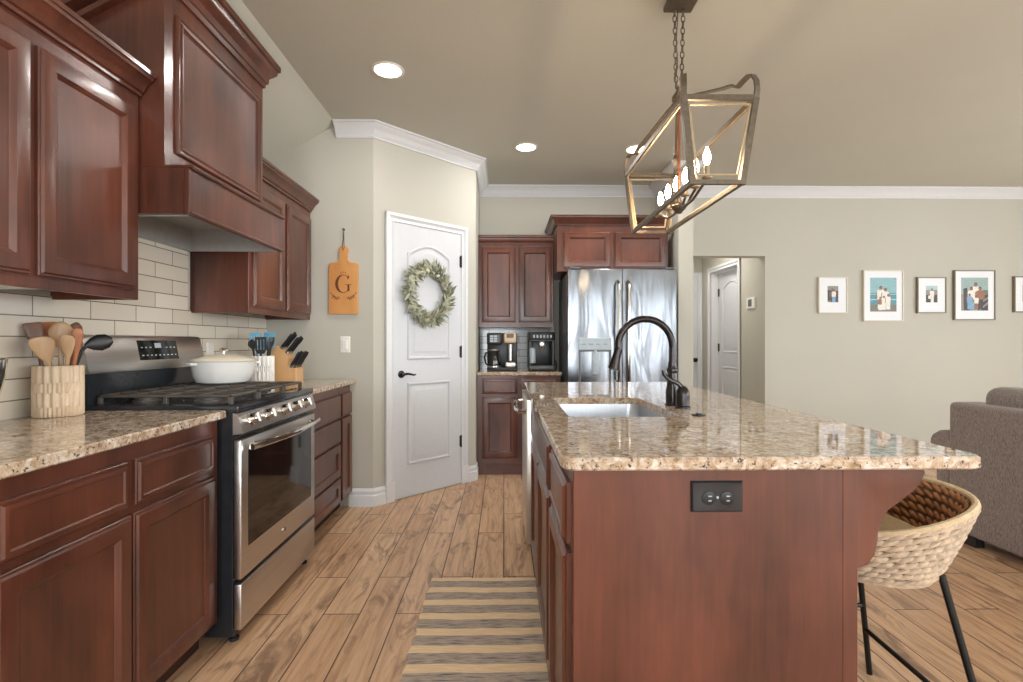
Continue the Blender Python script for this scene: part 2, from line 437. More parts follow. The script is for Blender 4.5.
for a, b in RIGHT_WINDOWS:
    wn += 1; mb = MB()
    for p, q in ((a, a+.06), (b-.06, b), ((a+b)/2-.02, (a+b)/2+.02)): mb.box(RIGHT_X-.02, RIGHT_X+.05, p, q, .7, 2.2)
    for p, q in ((.7, .76), (2.14, 2.2)): mb.box(RIGHT_X-.015, RIGHT_X+.045, a, b, p, q)
    S('window_%d' % wn, mb, 'trim')
# hall beyond the opening
HX = 2.66
mb = MB(); mb.box(HX, HX+.12, BACK+.13, 5.765, 0, 2.5); mb.box(HX, HX+.12, 6.525, 6.94, 0, 2.5); mb.box(HX, HX+.12, 5.765, 6.525, 2.05, 2.5); mb.box(HX+.5, HX+.6, 5.6, 6.7, 0, 2.5)  # last box: unseen backing added to keep the door gap dark
S('wall_hall_right', mb, 'wall')
S('wall_hall_left', MB().box(1.50, 1.62, BACK+.13, 6.94, 0, 2.5), 'wall')
S('wall_hall_back', MB().box(1.50, HX+.12, 6.82, 6.94, 0, 2.5), 'wall')
S('ceiling_hall', MB().box(1.50, HX+.12, BACK+.131, 6.94, 2.44, 2.5), 'ceiling')
CR = [(0, -.098), (.012, -.098), (.014, -.088), (.024, -.08), (.034, -.06), (.05, -.04), (.07, -.028), (.078, -.016), (.09, -.014), (.09, -.001), (0, -.001)]
mb = MB(); mb.sweep([(-1.19, PANY), (DX, DY), (EX, EY), (EX, BACK), (1.52, BACK), (1.52, 4.43), (1.65, 4.43), (1.65, BACK), (RIGHT_X, BACK)], CR, CEIL)
S('trim_1', mb, 'trim', 'white crown moulding along the pantry and back walls')
BB = [(0, 0), (.018, 0), (.018, .076), (.010, .082), (.010, .096), (.015, .102), (.013, .110), (.006, .124), (0, .128)]
d45 = 0.70711
def dpt(s): return (DX+s*d45, DY+s*d45)
S('baseboard_pantry', MB().sweep([(-1.10, PANY), (DX, DY), dpt(.094)], BB), 'trim')
S('baseboard_pantry_side', MB().sweep([dpt(.882), (EX, EY), (EX, 4.49)], BB), 'trim')
S('baseboard_back', MB().sweep([(2.634, BACK), (RIGHT_X, BACK)], BB), 'trim')
S('baseboard_hall', MB().sweep([(HX, 5.69), (HX, BACK+.131)], BB), 'trim')

# two-panel door with an arched top panel, built on a local face (u, v, n)
def arch(u, v, w, h, rise, i, n, k=10):
    p = [V(u+i, v+i, n), V(u+w-i, v+i, n)]
    for j in range(k+1):
        t = j/k; x = u+w-i-(w-2*i)*t
        p.append(V(x, v+h-i-rise+rise*math.sin(PI*t) if rise else v+h-i, n))
    return p
def panel_door(m, w, h, z0=0.0):
    mb = MB(m); mb.box(0, w, z0, h, -.006, 0.004)
    pr = [(0, .0035), (.005, .013), (.011, .016), (.017, .014), (.024, .0045), (.036, .0043), (.062, .0165), (.066, .017)]
    lo = (.115, .245, w-.23, .62); up = (.115, 1.035, w-.23, .885)
    mb.loft([arch(*lo, 0, i, n) for i, n in pr], c0=False)
    mb.loft([arch(*up, .075, i, n) for i, n in pr], c0=False)
    return mb
def casing(m, w, h, cw=.068, plinth=True):
    mb = MB(m)
    for a0, a1, t in ((0, cw, .011), (cw*.55, cw, .023), (cw*.42, cw*.58, .017), (0, cw*.14, .016)):
        mb.box(-a1-.002, -a0-.002, 0, h+a1, 0, t, .003)
        mb.box(w+a0+.002, w+a1+.002, 0, h+a1, 0, t, .003)
        mb.box(-a1-.002, w+a1+.002, h+a0+.002, h+a1, 0, t-.0003, .003)
    if plinth:
        mb.box(-cw-.004, .0, 0, .15, 0, .026, .003); mb.box(w, w+cw+.004, 0, .15, 0, .026, .003)
    return mb
s0, dw, dh = .164, .64, 2.052
org = (DX+s0*d45, DY+s0*d45, 0.0)
dm = face((org[0]+.0*d45, org[1], 0), (1, -1, 0))
door = S('door_1', panel_door(dm @ Matrix.Translation((0, 0, .006)), dw, dh, .012), 'door', 'white two-panel pantry door with arched top panel')
ORG['door_1'] = V(0, 0, 0)
casing(dm, dw, dh).build('casing', 'trim', door)
mb = MB(dm); mb.lathe([(.028, 0), (.028, .006), (.022, .010), (.012, .012), (.012, .04), (.0, .042)], (.062, .93, .008), 20, ax=(0, 0, 1))
mb.tube([(.062, .93, .044), (.09, .934, .05), (.12, .93, .048), (.15, .922, .046), (.168, .926, .046)], [.010, .009, .008, .007, .005], 8)
mb.build('door_handle', 'bronze', door)
for z in (1.83, 1.09, .355):
    mb = MB(dm); mb.box(dw-.014, dw+.006, z-.045, z+.045, .004, .014, .002); mb.tube([(dw-.002, z-.05, .018), (dw-.002, z+.05, .018)], .006, 8)
    mb.build('hinge', 'hardware', door)
# hall doors
hm = face((HX, 6.525, 0), 'x-')          # u runs towards -Y
d2 = S('door_2', panel_door(hm @ Matrix.Translation((.008, 0, -.10)), .744, 2.04, .012), 'door', 'white panel door set back in the right wall of the hall')
ORG['door_2'] = V(0, 0, 0)
casing(hm, .76, 2.05, .065, False).build('casing', 'trim', d2)
mb = MB(); mb.box(HX-.001, HX+.119, 6.521, 6.5255, 0, 2.05); mb.box(HX-.001, HX+.119, 5.7645, 5.769, 0, 2.05); mb.box(HX-.001, HX+.119, 5.769, 6.521, 2.046, 2.0505); mb.build('jamb', 'trim', d2)
for z in (1.80, .35, 1.1):
    MB(hm).box(.002, .03, z-.05, z+.05, -.1, -.085, .002).build('hinge', 'hardware', d2)
hm = face((1.895, 6.82, 0), 'y-')
d3 = S('door_3', panel_door(hm @ Matrix.Translation((0, 0, .006)), .70, 2.04, .012), 'door', 'white panel door at the end of the hall')
ORG['door_3'] = V(0, 0, 0)
casing(hm, .70, 2.04, .058, False).build('casing', 'trim', d3)
MB(hm).lathe([(.028, 0), (.028, .006), (.010, .010), (.010, .035), (.026, .045), (.028, .06), (.018, .072), (0, .074)], (.655, .93, .006), 16, ax=(0, 0, 1)).build('door_knob', 'bronze', d3)
area('hall_fill_light', (2.1, 5.9, 2.42), (0, 0, 0), .35, .35, 13, (1.0, 0.95, 0.88))  # unseen lamp added to brighten the hall

# tiled backsplashes
mb = MB(); mb.box(WL, WL+.008, -.2, 1.955, .908, 1.34); mb.box(WL, WL+.008, 1.955, 2.75, .908, 1.80); mb.box(WL, WL+.008, 2.75, PANY-.001, .908, 1.34)
S('wall_backsplash_left', mb, 'tile', 'cream subway tile backsplash behind the range')
S('wall_backsplash_back', MB().box(EX+.001, .50, BACK-.008, BACK, .908, 1.34), 'tile_x', 'grey subway tile backsplash behind the coffee makers')

# ------------------------------------------------------------------ cabinets
DOOR = [(0, 0), (0, .010), (.003, .0125), (.008, .013), (.012, .0195), (.016, .0205), (.052, .0205), (.055, .018), (.058, .0165), (.064, .009), (.070, .0085)]
DRAWER = [(0, 0), (0, .010), (.003, .0125), (.008, .013), (.012, .0195), (.017, .0205), (.022, .0205), (.026, .0165), (.03, .0165)]
def front(par, m, kind, u, v, w, h, rings=None):
    MB(m).rectrings(u, v, w, h, rings or (DOOR if kind == 'door' else DRAWER)).build(kind, 'wood', par)
def kcrown(path, z0, par, hgt=.085, prj=.065):
    p = [(0, 0), (.012, 0), (.012, .012), (.02, .016), (.028, .03), (prj*.62, .05), (prj*.86, .058), (prj*.9, .068), (prj, .07), (prj, hgt), (0, hgt)]
    MB().sweep(path, p, z0).build('crown_moulding', 'wood', par)

# base cabinets on the range wall
FX = -1.095
def base_left(label, y0, y1, fronts, cat='cabinet'):
    t = T('base_cabinet', label, cat, ((WL+FX)/2, (y0+y1)/2, 0))
    MB().box(WL+.002, FX, y0, y1, .1, .876, .002).build('body', 'wood', t)
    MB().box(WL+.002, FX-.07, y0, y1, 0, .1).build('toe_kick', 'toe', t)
    m = face((FX, 0, 0), 'x+')
    for kind, ya, yb, za, zb, rg in fronts: front(t, m, kind, ya, za, yb-ya, zb-za, rg)
    return t
base_left('cherry base cabinet nearest the camera with two drawers above two doors', 1.085, 1.972,
          [('drawer', 1.108, 1.492, .69, .825, None), ('drawer', 1.522, 1.925, .69, .825, None),
           ('door', 1.098, 1.506, .115, .667, None), ('door', 1.514, 1.932, .115, .667, None)])
FLAT = [(0, 0), (0, .015), (.005, .02), (.01, .02)]
SHAK = [(0, 0), (0, .015), (.005, .02), (.05, .02), (.055, .011), (.06, .011)]
base_left('cherry base cabinet cut off by the left edge, before the two-drawer one', .22, 1.083,
          [('drawer', .245, .635, .69, .825, None), ('drawer', .665, 1.055, .69, .825, None),
           ('door', .235, .645, .115, .667, None), ('door', .655, 1.065, .115, .667, None)])
base_left('cherry drawer base between the range and the narrow corner cabinet', 2.775, 3.415,
          [('drawer', 2.795, 3.395, .67, .82, FLAT), ('drawer', 2.795, 3.395, .51, .655, FLAT),
           ('drawer', 2.795, 3.395, .285, .495, SHAK), ('drawer', 2.795, 3.395, .11, .27, SHAK)])
base_left('narrow cherry base cabinet in the corner by the pantry wall', 3.417, PANY-.002,
          [('drawer', 3.43, 3.64, .67, .82, FLAT), ('door', 3.43, 3.64, .11, .655, SHAK)])
# worktops
CT0, CT1 = .878, .908
def rounded(x0, x1, y0, y1, r, z, k=4):
    p = []
    for cx, cy, a0 in ((x1-r, y1-r, 0), (x0+r, y1-r, PI/2), (x0+r, y0+r, PI), (x1-r, y0+r, 1.5*PI)):
        for j in range(k+1):
            a = a0+PI/2*j/k; p.append(V(cx+r*math.cos(a), cy+r*math.sin(a), z))
    return p
def slab(x0, x1, y0, y1, name, label, r=.012):
    mb = MB(); e = .004
    mb.loft([rounded(x0+e, x1-e, y0+e, y1-e, r, CT0), rounded(x0, x1, y0, y1, r, CT0+e), rounded(x0, x1, y0, y1, r, CT1-e), rounded(x0+e, x1-e, y0+e, y1-e, r, CT1)])
    o = mb.build(name, 'granite', sharp=25); tag(o, label, 'countertop'); return o
slab(WL+.009, -1.062, -.2, 1.982, 'countertop', 'speckled granite worktop left of the range under the utensil crock')
slab(WL+.009, -1.05, 2.77, PANY-.001, 'countertop', 'short granite worktop in the corner holding the knife block')

# wall cabinets on the range wall
UX = -1.376; UZ0, UZ1 = 1.328, 2.105
def wall_cab(label, y0, y1, doors, rail=True):
    t = T('wall_cabinet', label, 'cabinet', ((WL+UX)/2, (y0+y1)/2, UZ0))
    mb = MB(); mb.box(WL+.002, UX, y0, y1, UZ0+.03, UZ1, .002); mb.box(UX-.02, UX, y0, y1, UZ0, UZ0+.032, .002)
    mb.box(WL+.002, UX-.02, y0, y0+.018, UZ0, UZ0+.032); mb.box(WL+.002, UX-.02, y1-.018, y1, UZ0, UZ0+.032)
    mb.build('body', 'wood', t)
    m = face((UX, 0, 0), 'x+')
    for a, b in doors: front(t, m, 'door', a, 1.365, b-a, 2.04-1.365)
    return t
t = wall_cab('tall cherry wall cabinet above the utensil crock and mixer', 1.085, 1.948, [(1.10, 1.497), (1.52, 1.915)])
kcrown([(UX, 1.085), (UX, 1.947)], UZ1-.012, t)
MB().box(WL+.05, UX-.06, 1.30, 1.62, UZ0+.006, UZ0+.03, .004).build('under_cabinet_light', 'white_plastic', t)
t = wall_cab('cherry wall cabinet right of the range hood in the corner', 2.778, PANY-.004, [(2.815, 3.205), (3.245, 3.635)])
kcrown([(UX, 2.778), (UX, PANY-.004)], UZ1-.012, t)

# range hood
t = T('range_hood', 'tall cherry range hood with framed panel and crown reaching the ceiling', 'range hood', (-1.45, 2.35, 1.65))
HXF = -1.285
def hoodprof(y): return [(WL+.002, y, 1.80), (HXF, y, 1.80), (HXF, y, 2.645), (WL+.002, y, slz(WL)-.012)]
mb = MB(); a = [V(*p) for p in hoodprof(1.955)]; mb.prism(a, (0, .79, 0)); mb.build('chimney', 'wood', t)
hm = face((HXF, 0, 0), 'x+')
mb = MB(hm)
FR = [(0, 0), (0, .004), (.004, .013), (.010, .014), (.014, .009), (.020, .009), (.025, .014), (.032, .013), (.040, .004), (.046, .0008)]
mb.rectrings(2.02, 1.905, .685, .545, FR); mb.build('panel_moulding', 'wood', t)
p = [(0, 0), (.010, 0), (.013, .022), (.022, .026), (.025, .055), (.046, .078), (.054, .088), (.057, .108), (.068, .112), (.068, .14), (0, .14)]
MB().sweep([(HXF, 1.956), (HXF, 2.744), (WL+.25, 2.744)], p, 2.525).build('crown_moulding', 'wood', t)
mb = MB()
for dz, w, pr_ in ((.025, .03, .05), (.085, .022, .03)):      # raked mouldings that follow the ceiling slope on the near side
    mb.prism([(WL+.004, 1.955, slz(WL)-dz), (HXF, 1.955, slz(HXF)-dz-.02), (HXF, 1.955, slz(HXF)-dz-.02-w), (WL+.004, 1.955, slz(WL)-dz-w)], (0, -pr_, 0))
mb.build('raked_moulding', 'wood', t)
AX = -1.19
mb = MB()
mb.box(AX-.02, AX, 1.953, 2.775, 1.655, 1.83, .002); mb.box(WL+.002, AX-.02, 1.953, 1.973, 1.655, 1.83); mb.box(WL+.002, AX-.02, 2.755, 2.775, 1.655, 1.83)
mb.box(WL+.002, AX-.02, 1.973, 2.755, 1.79, 1.83)
mb.build('apron', 'wood', t)
mb = MB()
mb.box(UX+.002, AX+.014, 1.9535, 2.7755, 1.828, 1.842, .005); mb.box(AX-.004, AX+.008, 1.955, 2.7755, 1.655, 1.667, .004)
mb.build('apron_moulding', 'wood', t)
mb = MB(); mb.box(WL+.01, WL+.03, 1.975, 2.753, 1.652, 1.788); mb.box(WL+.03, AX-.022, 1.974, 1.984, 1.652, 1.788); mb.box(WL+.03, AX-.022, 2.744, 2.754, 1.652, 1.788)
mb.box(WL+.03, AX-.022, 1.984, 2.744, 1.765, 1.788); mb.box(AX-.07, AX-.022, 1.984, 2.744, 1.70, 1.715)
mb.build('liner', 'liner', t)
mb = MB(); mb.box(-1.56, -1.30, 2.03, 2.30, 1.752, 1.765, .003)
for k in range(13): mb.box(-1.55+k*.019, -1.545+k*.019+.004, 2.04, 2.29, 1.748, 1.753)
mb.build('grease_filter', 'steel', t)
for y in (2.36, 2.66): MB().lathe([(.03, 0), (.03, .008), (0, .008)], (-1.28, y, 1.755), 16).build('hood_lamp', 'grey_plastic', t)

# ------------------------------------------------------------------ gas range
RY0, RY1 = 1.988, 2.762; RC = (RY0+RY1)/2
t = T('gas_range', 'stainless gas range with black grates between the worktops', 'stove', (-1.36, RC, 0))
mb = MB(); mb.box(WL+.02, -1.045, RY0, RY1, .03, .905, .003); mb.build('body', 'black', t)
mb = MB(); mb.box(WL+.06, -1.022, RY0-.001, RY1+.001, .898, .925, .006, 2); mb.box(-1.60, -1.10, RY0+.03, RY1-.03, .922, .927); mb.build('cooktop', 'black', t)
# back guard
mb = MB(); mb.prism([(WL+.02, RY0, .925), (-1.60, RY0, .925), (-1.605, RY0, 1.045), (-1.63, RY0, 1.05), (WL+.02, RY0, 1.05)], (0, RY1-RY0, 0)); bg = mb.build('backguard', 'black', t)
mb = MB(); pf = [(WL+.02, 1.045), (-1.598, 1.045), (-1.596, 1.052), (-1.622, 1.185), (-1.632, 1.197), (WL+.02, 1.2)]
mb.loft([[V(x, y, z) for x, z in pf] for y in (RY0+.004, RY1-.004)]); mb.build('backguard_panel', 'steel', t)
bn = V(.98, 0, .19).normalized()
bmx = face((-1.6075, 2.285, 1.093), (1, 0, 0)); bmx = bmx @ Matrix.Rotation(-.193, 4, 'X')
mb = MB(bmx); mb.rectrings(-.012, -.012, .285, .104, [(0, 0), (0, .003), (.004, .003), (.005, .001)]); mb.build('display_frame', 'steel', t)
mb = MB(bmx); mb.box(-.006, .267, -.006, .086, .0, .0035, .001); ds = mb.build('display', 'glass', t)
for r, ks in ((0, range(9)), (1, range(3)), (1, range(6, 9))):
    mb = MB(bmx)
    for k in ks: mb.box(  .014+k*.028, .026+k*.028, .014+r*.036, .019+r*.036, .0035, .004)
    mb.build('button_marking', 'panel_grey', ds)
MB(bmx).box(.106, .150, .050, .073, .0035, .0041).build('clock_display', 'panel_grey', ds)
# burners and grates
for bx, by in ((-1.22, 2.13), (-1.47, 2.13), (-1.34, RC), (-1.22, 2.58), (-1.47, 2.58)):
    MB().lathe([(.05, 0), (.05, .006), (.036, .008), (.036, .016), (.03, .02), (0, .02)], (bx, by, .926), 20).build('burner', 'iron', t)
gy = [RY0+.035, RY0+.26, RY1-.26, RY1-.035]
for k in range(3):
    a, b = gy[k]+.003, gy[k+1]-.003; mb = MB()
    x0, x1 = -1.585, -1.075
    for x in (x0, x1): mb.box(x-.006, x+.006, a, b, .951, .962, .003)
    for y in (a, b-.012): mb.box(x0-.006, x1+.006, y, y+.012, .951, .962, .003)
    ym = (a+b)/2
    mb.box(x0, x1, ym-.005, ym+.005, .951, .963, .003)
    for x in (-1.47, -1.33, -1.20): mb.box(x-.005, x+.005, a, b, .951, .963, .003)
    for x in (x0, -1.33, x1):
        for y in (a+.008, b-.008): mb.box(x-.008, x+.008, y-.008, y+.008, .924, .953, .002)
    mb.build('grate', 'iron', t)
# sloped knob fascia
mb = MB(); pf = [(-1.05, .895), (-1.03, .893), (-1.008, .825), (-1.01, .815), (-1.05, .81)]
mb.loft([[V(x, y, z) for x, z in pf] for y in (RY0+.002, RY1-.002)]); mb.build('control_fascia', 'steel', t)
kn = V(.068, 0, .024).normalized()
for y in (2.075, 2.215, RC, 2.5, 2.625):
    c = V(-1.0185, y, .858)
    mb = MB(); mb.lathe([(.027, 0), (.027, .004), (.022, .007), (.021, .03), (.018, .034), (0, .034)], c, 24, ax=kn)
    k = mb.build('knob', 'chrome', t)
    MB().tube([c+kn*.036+V(-.006, 0, .018), c+kn*.036+V(.006, 0, -.018)], .004, 6).build('knob_grip', 'steel', k)
# oven door
DXF = -1.014
mb = MB(); mb.box(-1.044, DXF, RY0+.004, RY1-.004, .25, .79, .005, 2); od = mb.build('oven_door', 'steel', t)
MB().box(DXF-.004, DXF+.0015, RY0+.055, RY1-.055, .36, .745, .003).build('oven_window', 'glass', od)
mb = MB(); hp = []
for k in range(13):
    q = k/12; hp.append((DXF+.028+.034*math.sin(PI*q), RY0+.03+q*(RY1-RY0-.06), .758))
mb.tube(hp, .0125, 10)
for q in (hp[1], hp[-2]): mb.tube([(DXF-.002, q[1], .758), (q[0], q[1], .758)], .011, 8)
mb.build('oven_handle', 'chrome', od)
mb = MB(face((DXF, RC, .305), 'x+')); mb.lathe([(.015, 0), (.015, .002), (.0135, .0026), (.0125, .0016), (0, .0016)], (0, 0, 0), 24); bd = mb.build('badge', 'chrome', od)
tx = bpy.data.curves.new('badge_lettering', 'FONT'); tx.body = 'GE'; tx.size = .017; tx.align_x = 'CENTER'; tx.align_y = 'CENTER'; tx.extrude = .0004; tx.shear = .3
to = bpy.data.objects.new('tmp', tx); C.objects.link(to); bpy.context.view_layer.update()
me = bpy.data.meshes.new_from_object(to.evaluated_get(bpy.context.evaluated_depsgraph_get())); bpy.data.objects.remove(to)
me.transform(Matrix.Translation(V(0, 0, .002))); me.transform(face((DXF, RC, .305), 'x+')); me.transform(Matrix.Translation(-ORG[t.name]))
me.materials.clear(); me.materials.append(M['grey_plastic']); lo = bpy.data.objects.new('badge_lettering', me); C.objects.link(lo); lo.parent = od
mb = MB(); mb.box(-1.044, DXF, RY0+.004, RY1-.004, .055, .232, .005, 2); mb.build('storage_drawer', 'steel', t)
for y in (RY0+.04, RY1-.04):
    for x in (-1.06, -1.62): MB().lathe([(.018, 0), (.018, .012), (.01, .014), (.01, .035)], (x, y, 0), 12).build('foot', 'black', t)

# ------------------------------------------------------------------ things on the range side
def ribbed(c, r, h, n=36):
    mb = MB(); L = []; N = n*6
    rows = [0, .012, .044, .05, .09, .096, .132, .138, h-.004, h]
    rows = [0.0, .004]+[.034, .0355, .084, .0855, .118, .1195]+[h-.004, h]
    for i, z in enumerate(rows):
        band = 0 if i < 3 else 1 if i < 5 else 2 if i < 7 else 3
        L.append([V(c[0]+rr*math.cos(a), c[1]+rr*math.sin(a), c[2]+z) for a in [2*PI*j/N for j in range(N)] for rr in [r-(.004 if z in (0.0, h) else 0)+.003*math.cos(a*(n if band % 2 == 0 else n//2))]])
    for rr, z in ((r-.012, h), (r-.012, .012)):
        L.append([V(c[0]+rr*math.cos(2*PI*j/N), c[1]+rr*math.sin(2*PI*j/N), c[2]+z) for j in range(N)])
    mb.loft(L, True, True); return mb
K1 = (-1.585, 1.845, .909)
o = ribbed(K1, .069, .178).build('utensil_crock', 'ceramic', sharp=50); tag(o, 'cream ribbed crock of wooden spoons beside the range', 'crock')
K2 = (-1.455, 3.10, .909)
o = ribbed(K2, .066, .178).build('utensil_crock', 'white_enamel', sharp=50); tag(o, 'white ribbed crock with blue and black tools beside the knife block', 'crock')

def upright(base, top, twist=0.0, fc=(.65, -.76, 0)):
    """local frame: z from base to top"""
    b, tp = V(*base), V(*top); z = (tp-b).normalized()
    vx = V(*fc)                            # the broad side faces the room
    y = vx-z*vx.dot(z); y.normalize(); x = y.cross(z); m = Matrix((x, y, z)).transposed().to_4x4(); m = m @ Matrix.Rotation(twist, 4, 'Z')
    m.translation = b; return m, (tp-b).length
def spoon(name, label, base, top, mat, w, hl, kind='spoon', tw=0.0, cat='kitchen utensil', grp=None):
    m, L = upright(base, top, tw); mb = MB(m); zs = L-hl
    hr = .0058
    if kind == 'spoon':
        prof = [(0, hr, .006), (zs*.6, hr, .006), (zs, hr*1.1, .006), (zs+hl*.18, w*.30, .008), (zs+hl*.42, w*.47, .010), (zs+hl*.65, w*.5, .010), (zs+hl*.85, w*.38, .008), (L-.003, w*.17, .005), (L, .003, .002)]
    elif kind == 'spatula':
        prof = [(0, hr, .006), (zs*.6, hr, .006), (zs, hr*1.1, .006), (zs+hl*.2, w*.36, .005), (zs+hl*.4, w*.48, .0045), (zs+hl*.9, w*.5, .003), (zs+hl*.97, w*.46, .0025), (L, w*.38, .002)]
    else:                                   # slanted scraper
        prof = [(0, hr, .006), (zs*.6, hr, .006), (zs, hr*1.2, .006), (zs+hl*.3, w*.34, .005), (zs+hl*.6, w*.47, .0042), (zs+hl*.8, w*.5, .004), (zs+hl*.94, w*.42, .0035), (L-.001, w*.24, .003), (L, w*.1, .002)]
    loops = []
    for z, a, b in prof:
        off = 0.006*math.sin(PI*min(1, max(0, (z-zs)/hl))) if kind == 'spoon' else 0
        sk = (w*.22*max(0, (z-zs)/hl)) if kind == 'slant' else 0
        loops.append([V(a*math.cos(2*PI*j/14)+sk, b*math.sin(2*PI*j/14)-off, z) for j in range(14)])
    mb.loft(loops)
    o = mb.build(name, mat, sharp=50); tag(o, label, cat, grp); return o
# the image of the crock from the camera: 'right' in the photo is about (+0.73, -0.66 reversed) -> r vector
rv = V(.74, .67, 0)                         # to the right in the photo, on the crock
kc = V(K1[0], K1[1], .93)
def splay(c, r_, b_, th, z, r0=.02, r1=.046, z0=.93, zr=1.09):
    th = math.radians(th); d = r_*math.cos(th)+b_*math.sin(th); q = (z-z0)/(zr-z0)
    return tuple(c+d*r0), tuple(c+d*(r0+(r1-r0)*q)+V(0, 0, z-z0))
U1 = [('wooden_spatula', 'dark walnut spatula leaning far left in the cream crock', -.062, .030, 1.238, 'dark_wood', .052, .075, 'spatula', 0.2),
      ('wooden_spatula', 'reddish brown wide spatula at the back of the cream crock', -.026, .035, 1.242, 'red_wood', .066, .075, 'spatula', 0.0),
      ('wooden_spoon', 'pale tan round wooden spoon tallest at the middle of the cream crock', .010, .0, 1.243, 'tan_wood', .070, .095, 'spoon', 0.0),
      ('wooden_scraper', 'slanted tan wooden scraper at the front left of the cream crock', -.050, -.035, 1.19, 'tan_wood', .072, .095, 'slant', 0.35),
      ('wooden_scraper', 'small pale slanted wooden scraper right of the round spoon', .036, -.038, 1.195, 'tan_wood', .046, .085, 'slant', -0.3),
      ('wooden_spoon', 'dark brown wooden spoon right of the pale round spoon', .058, .025, 1.243, 'dark_wood', .05, .085, 'spoon', 0.4),
      ('wooden_scraper', 'orange brown wooden scraper leaning right in the cream crock', .082, -.02, 1.22, 'red_wood', .034, .11, 'slant', 0.1)]
for (nm, lb, a, d, z, mt, w, hl, kd, tw), th in zip(U1, (168, 118, None, 236, -62, 42, -28)):
    b, tp = splay(kc, rv, V(-.67, .74, 0), th or 0, z, *((.02, .046) if th is not None else (0, .004))); spoon(nm, lb, b, tp, mt, w, hl, kd, tw)
mb = MB(); bk = V(-.67, .74, 0)
pth = [kc+rv*.04+bk*.008, kc+rv*.05+bk*.008+V(0, 0, .16), kc+rv*.062+bk*.008+V(0, 0, .205), kc+rv*.08+bk*.008+V(0, 0, .228)]
mb.tube(pth, .0055, 8)
hd_, L_ = pth[-1], []
ax = (rv+V(0, 0, .28)).normalized(); sd = ax.cross(V(.65, -.76, 0)).normalized(); nn = ax.cross(sd)
for i, (q, wv, th) in enumerate(((-.008, .006, .005), (.012, .022, .008), (.036, .031, .010), (.06, .026, .008), (.076, .010, .004))):
    L_.append([hd_+ax*q+sd*(wv*math.cos(2*PI*j/14))+nn*(th*math.sin(2*PI*j/14)) for j in range(14)])
mb.loft(L_); tag(mb.build('slotted_spoon', 'black_plastic', sharp=50), 'black spoon hanging out over the right rim of the cream crock', 'kitchen utensil')

kc2 = V(K2[0], K2[1], .93); rv2 = V(.9, .43, 0); bk2 = V(-.43, .9, 0)
def in2(th, d, z): return splay(kc2, rv2, bk2, th, z, .02, .042)
def turner(label, a, d, z, mat, w, hl, slots, tw=0):
    b, tp = in2(a, d, z); m, L = upright(b, tp, tw, (.42, -.9, 0)); mb = MB(m); mb.tube([(0, 0, 0), (0, 0, L-hl+.01)], .006, 8)
    z0 = L-hl; n = slots*2+1
    mb.prism([(-w*.3, -.003, z0), (w*.3, -.003, z0), (w*.5, -.003, z0+hl*.22), (-w*.5, -.003, z0+hl*.22)], (0, .005, 0))
    for k in range(slots+1):
        x = -w*.5+w*k/(slots+.0) if slots else 0
        bw = w/(n)*.62
        x = -w*.5+bw+(w-2*bw)*k/slots
        mb.box(x-bw, x+bw, -.003, .002, z0+hl*.2, z0+hl*.86)
    mb.box(-w*.5, w*.5, -.003, .002, z0+hl*.84, L)
    tag(mb.build('slotted_turner', mat, sharp=40), label, 'kitchen utensil')
turner('pale blue slotted turner at the back left of the white crock', 128, 0, 1.225, 'blue', .064, .10, 4, .2)
turner('pale blue slotted turner at the right of the white crock', 44, 0, 1.228, 'blue', .064, .11, 4, -.3)
turner('black slotted turner in front of the blue turners in the white crock', -98, 0, 1.20, 'black_plastic', .06, .10, 3, 0)
b, tp = in2(182, 0, 1.185); spoon('cooking_spoon', 'black spoon leaning left out of the white crock', b, tp, 'black_plastic', .05, .06, 'spoon', .3)
b, tp = in2(-40, 0, 1.175); spoon('narrow_spatula', 'narrow black spatula at the front right of the white crock', b, tp, 'black_plastic', .03, .06, 'spatula', .3)
b, tp = in2(4, 0, 1.20); spoon('wide_spatula', 'black spatula leaning right towards the knife block', b, tp, 'black_plastic', .035, .06, 'spatula', .3)

# knife block: slanted wood block facing the room
t = T('knife_block', 'light wood knife block full of black handled knives in the corner', 'knife block', (-1.36, 3.25, .909))
kx, ky0, ky1, kz = -1.445, 3.195, 3.31, .909
mb = MB(); mb.prism([(kx, ky0, kz+.014), (kx+.095, ky0, kz+.014), (kx+.105, ky0, kz+.16), (kx+.03, ky0, kz+.235), (kx, ky0, kz+.215)], (0, ky1-ky0, 0)); mb.build('block', 'block_wood', t)
mb = MB(); mb.box(kx+.096, kx+.155, ky0, ky1, kz+.014, kz+.10, .003); mb.build('steak_knife_block', 'block_wood', t)
mb = MB(); mb.box(kx-.002, kx+.158, ky0-.002, ky1+.002, kz, kz+.014, .003); mb.build('base', 'block_wood', t)
kd = V(.62, 0, .78)
KN = [((kx+.045, 3.22, kz+.215), .10, 'front row'), ((kx+.045, 3.25, kz+.215), .115, 'middle row'), ((kx+.045, 3.285, kz+.215), .10, 'rear row'),
      ((kx+.078, 3.22, kz+.185), .11, 'front row'), ((kx+.078, 3.255, kz+.185), .12, 'middle row'), ((kx+.078, 3.29, kz+.185), .11, 'rear row'),
      ((kx+.112, 3.21, kz+.098), .095, ''), ((kx+.112, 3.245, kz+.098), .1, ''), ((kx+.112, 3.28, kz+.098), .095, ''),
      ((kx+.138, 3.21, kz+.098), .095, ''), ((kx+.138, 3.245, kz+.098), .1, ''), ((kx+.138, 3.28, kz+.098), .095, '')]
